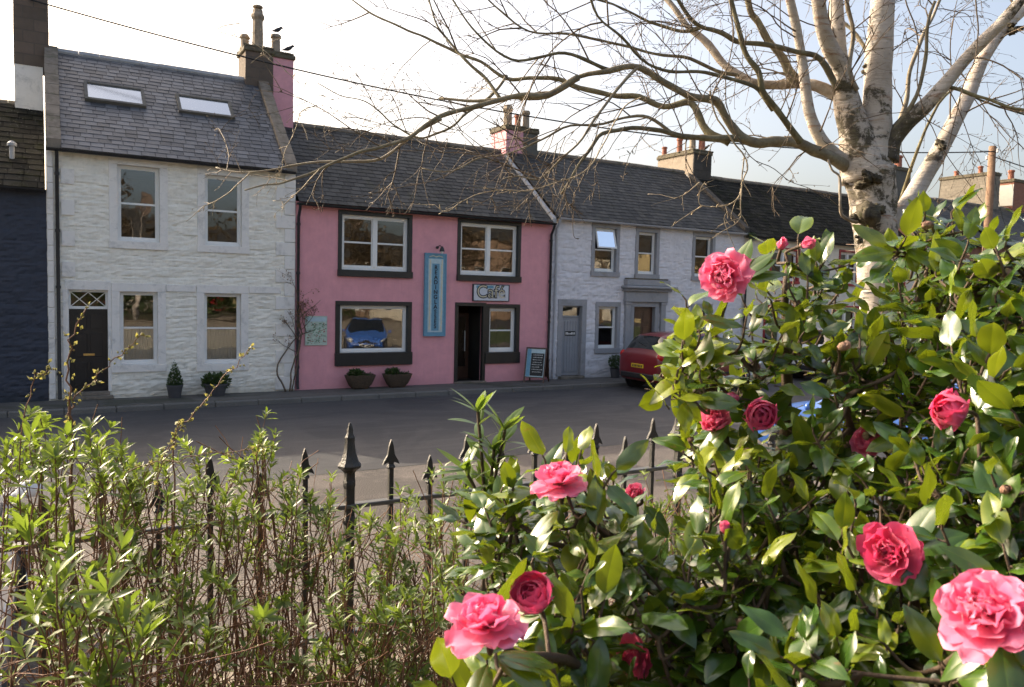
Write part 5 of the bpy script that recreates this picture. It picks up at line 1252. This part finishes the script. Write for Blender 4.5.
def shoot(tip,front,nl,Lm,young):
    """a leafy shoot ending at tip"""
    q=nearest(tip); 
    a0=q[0] if q else cbase
    mid=a0.lerp(tip,.55)+Vector((0,0,-.03))+gv(CR,.015)
    P=smoothpath([a0,mid,tip],5); n=len(P); csm.tube(P,[.0036-.0020*i/n for i in range(n)],5,cap=False)
    SK.append((P[n//2],.003))
    sd=(P[-1]-P[-3]).normalized(); sd=(sd+Vector((0,0,.35))+gv(CR,.25)).normalized()
    u=sd.orthogonal().normalized(); v=sd.cross(u); ph=CR.random()*6.28
    for k in range(nl):
        an=ph+k*2.4; rad=u*math.cos(an)+v*math.sin(an)
        tilt=R(CR.uniform(38,85)) if k<nl-1 else R(CR.uniform(10,40))
        back=.010*(nl-1-k)
        p=tip-sd*back*1.8
        d=(sd*math.cos(tilt)+rad*math.sin(tilt)); d=(d+Vector((0,0,-.12))).normalized()
        nn=(sd*math.sin(tilt)-rad*math.cos(tilt)+gv(CR,.22)); nn=(nn+Vector((-.32,0,.38))).normalized()
        L=Lm*CR.uniform(.6,1.22); a=CR.uniform(.05,.72)
        if young or CR.random()<.13: a=CR.uniform(.8,1.)
        pt=p+d*.010
        csm.tube([p,pt],[.0016,.0013],4,cap=False)
        leaf(clv,pt,d,nn,L,L*CR.uniform(.43,.54),CR,a,8,CR.uniform(.0,.75),CR.uniform(.1,.55),wave=.0024)
cnt=0
for layer,(N,dz0,dz1) in enumerate(((430,-.06,.08),(330,.10,.32),(80,.33,.5))):
    k=0;tries=0
    placed=[]
    while k<N and tries<20000:
        tries+=1
        x=CR.uniform(440,1060);y=CR.uniform(205,730)
        if not any(inpoly(x,y,P) for P,_ in POLYS): continue
        if any(inpoly(x,y,P) for P in HOLES): continue
        d=interp(DM,x,y)+CR.uniform(dz0,dz1)
        sepd=18 if layer==0 else 15
        if any((x-a)**2+(y-b)**2<(sepd*1.1/d)**2 for a,b in placed): 
            if CR.random()<.93: continue
        if y<330 and x<850 and CR.random()<(.10 if layer==0 else .7): continue
        if layer==0 and any((x-ox)**2+(y-oy)**2<(rr+16)**2 for ox,oy,od,rr in occ if rr): continue
        if layer>=1 and any((x-ox)**2+(y-oy)**2<(rr)**2 and d<od+.05 for ox,oy,od,rr in occ if rr): continue
        tip=at(x,y,d)
        if tip.z<GZ+.12: continue
        placed.append((x,y)); shoot(tip,layer==0,CR.randint(4,6) if layer<2 else 4,CR.uniform(.055,.073),CR.random()<(.14 if layer==0 else .05)); k+=1
# yellow-green young shoots on the left edge seen in the photo
for (x,y,d) in ((682,352,1.36),(684,334,1.38),(678,370,1.34),(700,335,1.4),(686,300,1.5),(798,238,1.52),(768,258,1.5),(905,240,1.5),(925,215,1.58),(950,222,1.55),(566,458,1.3),(580,455,1.3),(545,460,1.28)): shoot(at(x,y,d),True,5,.078,True)
# flowers
def petal(mb,c,ax,rad,tilt,L,W,r_,a0,cup=.5,notch=.12,ruff=.05):
    side=ax.cross(rad).normalized(); nu,nv=8,8; vs=[];al=[]; ph=r_.random()*6; k1=r_.uniform(-.3,.3)
    for i in range(nu+1):
        t=i/nu; th=tilt-cup*(t-.3)*1.1
        # position along the petal bends with angle
        if i==0: pos=Vector((0,0,0)); 
        else: pos=pos+(rad*math.sin(th)+ax*math.cos(th))*(L/nu)
        nrm=(ax*math.sin(th)-rad*math.cos(th))
        w=W*.5*(.30+.95*math.sin(min(1.,t*1.02)*math.pi*.62)**1.0)*(1 if t<.85 else 1-.32*((t-.85)/.15)**2)
        for j in range(nv+1):
            s=-1+2*j/nv; nt=-notch*L*math.exp(-(s/.35)**2)*max(0,t-.6)/.4
            rf=1.25*ruff*L*t*t*(math.sin(ph+s*5+t*2)+.6*math.sin(ph*2+s*9))
            p=c+pos+side*(s*w)+nrm*(abs(s)**2*w*.35*cup+rf)+(rad*math.sin(th)+ax*math.cos(th))*(nt-(abs(s)**3)*L*.07*t)
            vs.append(p); al.append(min(1,max(0,a0+.28*t**2+.12*abs(s)*t+r_.uniform(-.04,.04))))
    mb.add(vs,[(i*(nv+1)+j,i*(nv+1)+j+1,(i+1)*(nv+1)+j+1,(i+1)*(nv+1)+j) for i in range(nu) for j in range(nv)],al)
def flower(x,y,d,kind,size,ax,label):
    r_=random.Random(int(x*3+y)); c=at(x,y,d); ax=ax.normalized(); u=ax.orthogonal().normalized(); v=ax.cross(u)
    mb=MB(); S=size
    def ringp(n,L,W,tilt,cup,a0,off=0,ruff=.05,jt=.12,h=0.,notch=.12):
        for k in range(n):
            an=off+2*math.pi*k/n+r_.gauss(0,.12); rad=u*math.cos(an)+v*math.sin(an)
            petal(mb,c+ax*(h*S+r_.uniform(-.003,.003)),ax,rad,tilt+r_.gauss(0,jt),L*S*r_.uniform(.88,1.1),W*S*r_.uniform(.88,1.12),r_,a0,cup,notch,ruff)
    if kind=='open':
        ringp(7,.50,.46,R(88),.35,.45,ruff=.06); ringp(7,.44,.40,R(68),.5,.42,.4,.08,h=.03); ringp(8,.36,.30,R(50),.6,.35,.2,.10,h=.05); ringp(10,.30,.20,R(34),.6,.38,.1,.14,.2,h=.05); ringp(9,.27,.14,R(16),.3,.5,.3,.18,.22,h=.05)
    elif kind=='wide':
        ringp(7,.52,.46,R(92),.15,.50,ruff=.06); ringp(6,.44,.42,R(70),.45,.42,.4,.07,h=.03); ringp(6,.36,.36,R(48),.8,.36,.2,.07,h=.05); ringp(6,.28,.26,R(28),.9,.32,.1,.10,.15,h=.06); ringp(6,.22,.16,R(12),.6,.42,.3,.14,.18,h=.07)
    elif kind in('deep','deep2'):
        ringp(7,.48,.44,R(84),.55,.35,ruff=.05); ringp(7,.42,.38,R(62),.8,.3,.4,.06,h=.03); ringp(7,.34,.32,R(42),.9,.25,.2,.07,h=.05); ringp(8,.27,.22,R(26),.9,.25,.1,.10,.15,h=.06); ringp(6,.22,.15,R(12),.6,.3,.3,.12,.18,h=.06)
    elif kind=='half':
        ringp(6,.50,.46,R(58),.8,.45,ruff=.05); ringp(6,.44,.38,R(36),.9,.35,.4,.06,h=.03); ringp(6,.38,.28,R(18),.7,.3,.2,.08,h=.05)
    elif kind=='ball':
        ringp(6,.62,.62,R(66),1.9,.3,ruff=.02,jt=.05,notch=.03); ringp(6,.52,.52,R(56),2.0,.25,.5,.02,.05,h=.02,notch=.03); ringp(5,.42,.42,R(40),1.9,.2,.2,.03,.08,h=.05); ringp(4,.3,.3,R(25),1.6,.15,.3,.04,.1,h=.12)
    elif kind=='bud':
        ringp(5,.70,.62,R(48),1.75,.45,ruff=.02,jt=.05,notch=.03); ringp(5,.66,.56,R(38),1.6,.3,.6,.02,.05,h=.02,notch=.03); ringp(4,.60,.4,R(22),1.2,.3,.3,.03,.06,h=.04,notch=.03)
    else:
        ringp(5,.85,.6,R(30),1.35,.45,ruff=.01,jt=.04,notch=.02); ringp(4,.85,.5,R(18),1.0,.35,.5,.01,.04,notch=.02)
    f=mb.build('flower_bud' if kind in('bud','smallbud') else 'flower',M['petal_deep'] if kind in ('deep','ball','deep2','bud') else M['petal'],cam_,smooth=True)
    # calyx and stalk
    q=MB()
    for k in range(7):
        an=k*2.4; rad=u*math.cos(an)+v*math.sin(an); petal(q,c-ax*.003,ax,rad,R(62),.16*S+.004,.14*S+.003,r_,.3,.9,0,.01)
    q.build('calyx',M['budscale'],f,smooth=True)
    n=nearest(c) or (cbase,0)
    csm.tube(smoothpath([n[0],n[0].lerp(c,.6)-ax*.02,c-ax*.03,c],4),.0032,5,cap=False)
    # leaves behind the flower
    if kind!='smallbud':
        for k in range(5):
            an=r_.random()*6.28; rad=u*math.cos(an)+v*math.sin(an); b=c-ax*(.02+.18*S)
            dd=(rad*1.0-ax*.15+Vector((0,0,-.15))).normalized(); leaf(clv,b+dd*.01,dd,(ax+Vector((0,0,.8))).normalized(),r_.uniform(.068,.085),r_.uniform(.030,.038),r_,r_.uniform(.3,.7),7,.3,.25,.001)
tc=lambda x,y,up=.2,side=0.: (-ray(x,y).normalized()+Vector((0,0,up))+rt*side)
flower(727,277,1.40,'open',.102,tc(727,275,.15,-.45),'')
flower(560,485,1.18,'wide',.090,tc(560,481,5,-.6),'')
flower(487,628,.84,'wide',.088,tc(487,625,4.5,-.6),'')
flower(893,553,1.0,'deep',.090,tc(893,553,.0,-.45),'')
flower(988,618,.74,'open',.096,tc(982,610,1.0,-.7),'')
flower(962,412,1.1,'bud',.075,tc(962,412,.25,-1.4),'')
flower(760,417,1.36,'ball',.078,tc(760,417,.15,.1),'')
flower(716,425,1.40,'half',.078,tc(716,425,.8,-.3),'')
flower(738,399,1.4,'smallbud',.036,tc(738,399,.2,-1.4),'')
flower(872,445,1.33,'half',.080,tc(872,445,.6,-.8),'')
flower(537,604,1.0,'ball',.078,tc(537,602,.9,-.5),'')
flower(638,655,1.12,'deep2',.072,tc(638,655,-.3,-.9),'')
flower(801,246,1.46,'smallbud',.034,tc(801,246,.5,1.2),'')
flower(781,249,1.5,'smallbud',.028,tc(781,249,1.3,.3),'')
flower(637,495,1.42,'half',.05,tc(637,494,.7,-.5),'')
flower(568,600,1.15,'half',.036,tc(568,600,.2,.8),'')
# closed winter buds
def cbud(x,y,d,s,pink=False):
    c=at(x,y,d); ax=(Vector((0,0,.8))+gv(CR,.5)-ray(x,y).normalized()*.5).normalized(); mb=MB()
    mb.tube([c-ax*s*.6,c-ax*s*.2,c+ax*s*.3,c+ax*s*.8,c+ax*s*1.15],[s*.35,s*.62,s*.70,s*.42,s*.05],9)
    for k in range(7):
        u=ax.orthogonal().normalized(); v=ax.cross(u); an=k*2.4; rad=u*math.cos(an)+v*math.sin(an)
        petal(mb,c-ax*s*.6+ax*s*.16*k*.5,ax,rad,R(38),s*1.5,s*1.1,CR,.3,1.1,0,.0)
    mb.build('leaf_bud',M['budscale'] if not pink else M['petal_deep'],cam_,smooth=True)
    n=nearest(c) or (cbase,0); csm.tube(smoothpath([n[0],n[0].lerp(c,.6),c-ax*s*.6],4),.0026,5,cap=False)
for a in ((929,225,1.5,.012),(1007,275,1.3,.010),(866,437,1.3,.008),(731,533,1.1,.009),(748,454,1.3,.009),(723,478,1.25,.007),(743,625,1.05,.010),(1004,490,.95,.008),(608,552,1.15,.010),(842,347,1.25,.011),(752,350,1.5,.007),(1000,372,1.2,.010),(690,440,1.35,.007)): cbud(*a)
cbud(725,529,1.08,.010,True)
clv.build('leaves',M['camellia'],cam_,smooth=True); csm.build('stems',M['camstem'],cam_,smooth=True)

# ---------------------------------------------------------------- leafy twiggy shrubs in front of the railing
def shrub(name,label,bx,by,tops,nst,Lf,Wf,mat,smat,seed,group=None,dens=1.,whorl=5,stemr=.004,spread=.05,low=.25,yellow=0):
    """tops: list of (px,py,depth) the stems grow up to"""
    r_=random.Random(seed); base=Vector((bx,by,GZ)); s=empty(name,base,label,'shrub',group)
    sm=MB();lf=MB()
    for i in range(nst):
        t=r_.choice(tops); tip=at(t[0]+r_.gauss(0,t[3] if len(t)>3 else 12),t[1]+abs(r_.gauss(0,10)) if i%3 else t[1]+r_.uniform(0,110),t[2]+r_.gauss(0,.08))
        tip.y=min(tip.y,2.70)
        b=base+Vector((r_.gauss(0,.10),r_.gauss(0,.06),-.03)); 
        mid=b.lerp(tip,.5)+gv(r_,.05); P=smoothpath([b,mid,tip],7); n=len(P)
        for k in range(1,n): P[k]=P[k]+gv(r_,.004)
        sm.tube(P,[stemr*(1-.7*k/n) for k in range(n)],5,cap=False)
        def leaves_at(p,d,nw,L):
            u=d.orthogonal().normalized(); v=d.cross(u); ph=r_.random()*6
            for k in range(nw):
                an=ph+k*2.4; rad=u*math.cos(an)+v*math.sin(an); tl=R(r_.uniform(25,75)); dd=d*math.cos(tl)+rad*math.sin(tl)
                nn=d*math.sin(tl)-rad*math.cos(tl)
                LL=L*r_.uniform(.6,1.2)
                sd=dd.cross(nn).normalized(); w=LL*Wf*.5; a=r_.random(); cu=nn*(-LL*r_.uniform(-.05,.22)); fo=nn*(w*.35)
                p0=p; p1=p+dd*LL*.42; p2=p+dd*LL*.78+cu*.5; p3=p+dd*LL+cu
                lf.add([p0,p1+sd*w+fo,p1,p1-sd*w+fo,p2+sd*w*.75+fo,p2,p2-sd*w*.75+fo,p3],[(0,1,2),(0,2,3),(1,4,5,2),(2,5,6,3),(4,7,5),(5,7,6)],[a]*8)
        nb=int(r_.uniform(4,9)*dens)
        tips=[(P[-1],(P[-1]-P[-2]).normalized(),1.)]
        for k in range(nb):
            j=r_.randint(int(n*low),n-2); d=((P[j+1]-P[j]).normalized()+gv(r_,.55)+Vector((0,0,.25))).normalized(); L=r_.uniform(.05,.20)
            q=[P[j]]; 
            for m_ in range(4): d=(d+gv(r_,.12)+Vector((0,0,.08))).normalized(); q.append(q[-1]+d*L/4)
            sm.tube(q,[stemr*.42,stemr*.38,stemr*.34,stemr*.3,stemr*.22],4,cap=False); tips.append((q[-1],d,.9))
            if j<n*.62 and r_.random()<.55: tips.pop(); continue
            if r_.random()<.5: leaves_at(q[2],d,2,Lf*.8)
        for k in range(7):
            j=r_.randint(1,n-3); d=((P[j+1]-P[j]).normalized()*.5+gv(r_,.6)).normalized(); q=[P[j]]
            for m_ in range(5): d=(d+gv(r_,.15)).normalized(); q.append(q[-1]+d*.05)
            sm.tube(q,[.0013]*6,4,cap=False)
        for (p,d,q) in tips:
            if (p-CO).length<.5: continue
            leaves_at(p,d,r_.randint(whorl-1,whorl+3),Lf); leaves_at(p-d*Lf*.5,d,whorl-1,Lf*1.0); 
            if r_.random()<.6: leaves_at(p-d*Lf*1.1,d,3,Lf*.9)
    sm.build('stems',smat,s,smooth=True); lf.build('leaves',mat,s,smooth=True)
SG='small leaved shrubs along the railing'
def base_at(x,y,d): p=at(x,y,d); return p.x,p.y
shrub('leafy_shrub','broad leaved pale green shrub at the far left edge in front of the railing',*base_at(30,600,1.9),[(20,440,2.0,12),(55,445,1.95,14),(95,465,2.05,14),(60,455,1.8,12)],15,0.046,.27,M['hebe'],M['stem'],201,SG,1.1,6)
shrub('leafy_shrub','leafy shrub with red stems rising to a tuft left of the first tall railing bars',*base_at(110,650,2.05),[(95,440,2.1,9),(120,470,2.15,12),(75,500,1.9,28),(140,500,2.1,25)],20,0.040,.28,M['hebe'],M['stem'],202,SG,.9,5)
shrub('leafy_shrub','red stemmed shrub with light green leaf tufts between the left railing bars',*base_at(195,660,2.15),[(150,466,2.2,14),(205,460,2.2,14),(185,480,2.1,28),(230,500,2.1,25)],22,0.036,.28,M['hebe'],M['stem'],203,SG,1.1,5)
shrub('leafy_shrub','shrub with one tall sprig topping out beside the stout railing post',*base_at(275,660,2.25),[(259,437,2.25,3),(285,482,2.3,12),(245,480,2.2,22),(300,500,2.2,22)],21,0.034,.28,M['hebe'],M['stem'],204,SG,1.1,5)
shrub('leafy_shrub','low dense shrub around the foot of the stout railing post',*base_at(350,700,2.35),[(335,505,2.3,18),(370,520,2.35,18),(310,540,2.2,26),(390,560,2.3,20)],20,0.032,.28,M['hebe'],M['stem'],205,SG,1.1,5)
shrub('leafy_shrub','bright green fine leaved shrub between the stout post and the camellia',*base_at(430,700,2.3),[(415,520,2.3,16),(450,505,2.3,16),(420,570,2.1,26),(480,560,2.1,22)],23,0.036,.24,M['hebe'],M['stem'],206,SG,1.3,5)
shrub('leafy_shrub','fine leaved shrub behind the camellia gap near the right railing bars',*base_at(640,640,2.4),[(600,505,2.4,22),(640,515,2.45,20),(670,500,2.5,20),(560,520,2.35,22)],25,0.034,.24,M['hebe'],M['stem'],207,SG,1.2,5)
shrub('leafy_shrub','low shrub of narrow leaves close to the viewer in the bottom left corner',*base_at(40,760,1.45),[(70,600,1.4,22),(60,575,1.45,25),(110,610,1.5,25),(20,640,1.3,20)],15,0.050,.24,M['hebe'],M['stem'],208,SG,.9,5)
shrub('leafy_shrub','low twiggy shrub near the viewer at the bottom left of centre',*base_at(190,800,1.7),[(150,600,1.75,30),(200,580,1.8,30),(240,610,1.8,28),(290,640,1.9,28)],22,0.037,.27,M['hebe'],M['stem'],209,SG,1.0,5)
shrub('leafy_shrub','fine leaved green shrub at the bottom just left of the pale pink flower',*base_at(380,820,1.8),[(350,610,1.85,28),(400,590,1.9,26),(430,620,1.8,20),(330,650,1.8,25)],26,0.034,.27,M['hebe'],M['stem'],210,SG,1.2,5)
# young laurel-like plant standing up left of the camellia
s_=at(480,600,1.9); lb=Vector((s_.x,s_.y,GZ)); s=empty('young_laurel',lb,'upright young plant with long pale glossy leaves left of the camellia','shrub'); lf=MB();sm=MB(); r_=random.Random(31)
for (x,y) in ((478,412),(494,450),(466,470),(505,430)):
    P=smoothpath([lb+gv(r_,.02),at(485,560,1.85),at(x,y,1.8)],6); sm.tube(P,.004,6,cap=False); n=len(P)
    for i in range(n//2,n):
        for k in range(3 if i<n-1 else 7):
            d=(P[i]-P[i-1]).normalized(); u=d.orthogonal().normalized(); v=d.cross(u); an=i*1.7+k*2.2; rad=u*math.cos(an)+v*math.sin(an); tl=R(r_.uniform(25,70)); dd=d*math.cos(tl)+rad*math.sin(tl); nn=d*math.sin(tl)-rad*math.cos(tl)
            leaf(lf,P[i],dd,nn,r_.uniform(.06,.095),r_.uniform(.018,.026),r_,r_.random(),7,.4,.35)
sm.build('stems',M['camstem'],s,smooth=True); lf.build('leaves',M['laurel'],s,smooth=True)
# spindly bare shrub with opening yellow buds
s_=at(75,560,1.95); lb=Vector((s_.x,s_.y,GZ)); s=empty('bare_shrub',lb,'spindly bare shrub with yellowish opening buds on long arching stems','shrub'); bd=MB();sm=MB(); r_=random.Random(32)
for pts,r in (([(72,520,1.95),(70,410,1.95),(69,347,1.95),(87,308,1.95)],.0035),([(72,480,1.95),(72,407,1.95),(92,382,1.95),(120,355,1.95),(146,334,1.95)],.0025),([(170,560,2.0),(172,445,2.0),(192,415,2.0),(222,380,2.0),(250,349,2.0)],.0025),([(20,520,1.9),(33,387,1.9),(42,376,1.9),(50,366,1.9)],.002),([(150,560,1.9),(160,470,1.9),(175,440,1.9),(182,424,1.9)],.002),([(80,560,1.95),(120,480,1.95),(170,460,1.95),(230,452,1.95),(262,448,1.95)],.002),([(72,640,1.95),(71,560,1.95),(70,480,1.95),(70,400,1.95)],.006)):
    P=smoothpath([lb]+[at(*p) for p in pts],7); n=len(P); 
    for i in range(1,n): P[i]=P[i]+gv(r_,.003)
    sm.tube(P,[r*(1-.6*i/n) for i in range(n)],5,cap=False)
    for i in range(n*2//5,n):
        for k in range(2):
            d=(gv(r_,.8)+(P[i]-P[i-1]).normalized()).normalized(); c=P[i]+(P[i]-P[i-1])*r_.random(); L=r_.uniform(.006,.017)
            nn=gv(r_,1).normalized(); e=d.cross(nn).normalized(); bd.add([c,c+d*L*.5+e*L*.3,c+d*L,c+d*L*.5-e*L*.3],[(0,1,2,3)],r_.random()); bd.ell(c+d*L*.3,.0022,.0022,.003,6,4,r_.random())
sm.build('stems',M['stem'],s,smooth=True); bd.build('opening_buds',M['yellowbud'],s)
# grass and ground cover at the foot of the railing
mb=MB(); r_=random.Random(55)
for i in range(5200):
    x=r_.uniform(-2,6); y=r_.uniform(2.0,2.60) if r_.random()<.7 else r_.uniform(.6,2.4); L=r_.uniform(.03,.12); p=Vector((x,y,GZ+.0)); d=(Vector((0,0,1))+gv(r_,.35)).normalized(); e=d.cross(gv(r_,1)).normalized()*.0025
    mb.add([p-e,p+e,p+d*L*.6+e*.7,p+d*L+Vector((0,0,-.01))+gv(r_,.01),p+d*L*.6-e*.7],[(0,1,2,3,4)],r_.random())
mb.build('grass',M['hebe'],kind='stuff')
# ================================================================== LIGHT, SKY, CAMERA
sun_az=R(-30)   # left of the +Y axis
sun_el=R(31)
d=Vector((math.sin(sun_az)*math.cos(sun_el),math.cos(sun_az)*math.cos(sun_el),math.sin(sun_el)))
sl=bpy.data.lights.new('sun','SUN'); sl.energy=2.3; sl.angle=R(.5); sl.color=(1,.94,.84)
so=bpy.data.objects.new('sun',sl); COL.objects.link(so); so.rotation_euler=d.to_track_quat('Z','Y').to_euler(); so.location=(0,0,30)
wd=bpy.data.worlds.new('World'); sc.world=wd; wd.use_nodes=True; nt=wd.node_tree; bg=nt.nodes['Background']
sk=nt.nodes.new('ShaderNodeTexSky'); sk.sky_type='NISHITA'; sk.sun_disc=False; sk.sun_elevation=sun_el; sk.sun_rotation=sun_az
sk.air_density=.85; sk.dust_density=7; sk.ozone_density=1.0
nt.links.new(sk.outputs[0],bg.inputs[0]); bg.inputs[1].default_value=.15
cam=bpy.data.cameras.new('camera'); co=bpy.data.objects.new('camera',cam); COL.objects.link(co)
m=Matrix((rt,upv,-fwd)).transposed().to_4x4(); m.translation=CO; co.matrix_world=m
cam.sensor_width=36; cam.lens=F/1024*36; cam.clip_end=2000; cam.clip_start=.05
cam.dof.use_dof=True; cam.dof.focus_distance=3.2; cam.dof.aperture_fstop=12
sc.camera=co
vs_=sc.view_settings; vs_.view_transform='Standard'; vs_.look='None'; vs_.exposure=1.45
vs_.use_white_balance=True; vs_.white_balance_temperature=7500; vs_.white_balance_tint=10; vs_.gamma=1
for o in list(bpy.data.objects):
    if 'wo' in o: del o['wo']
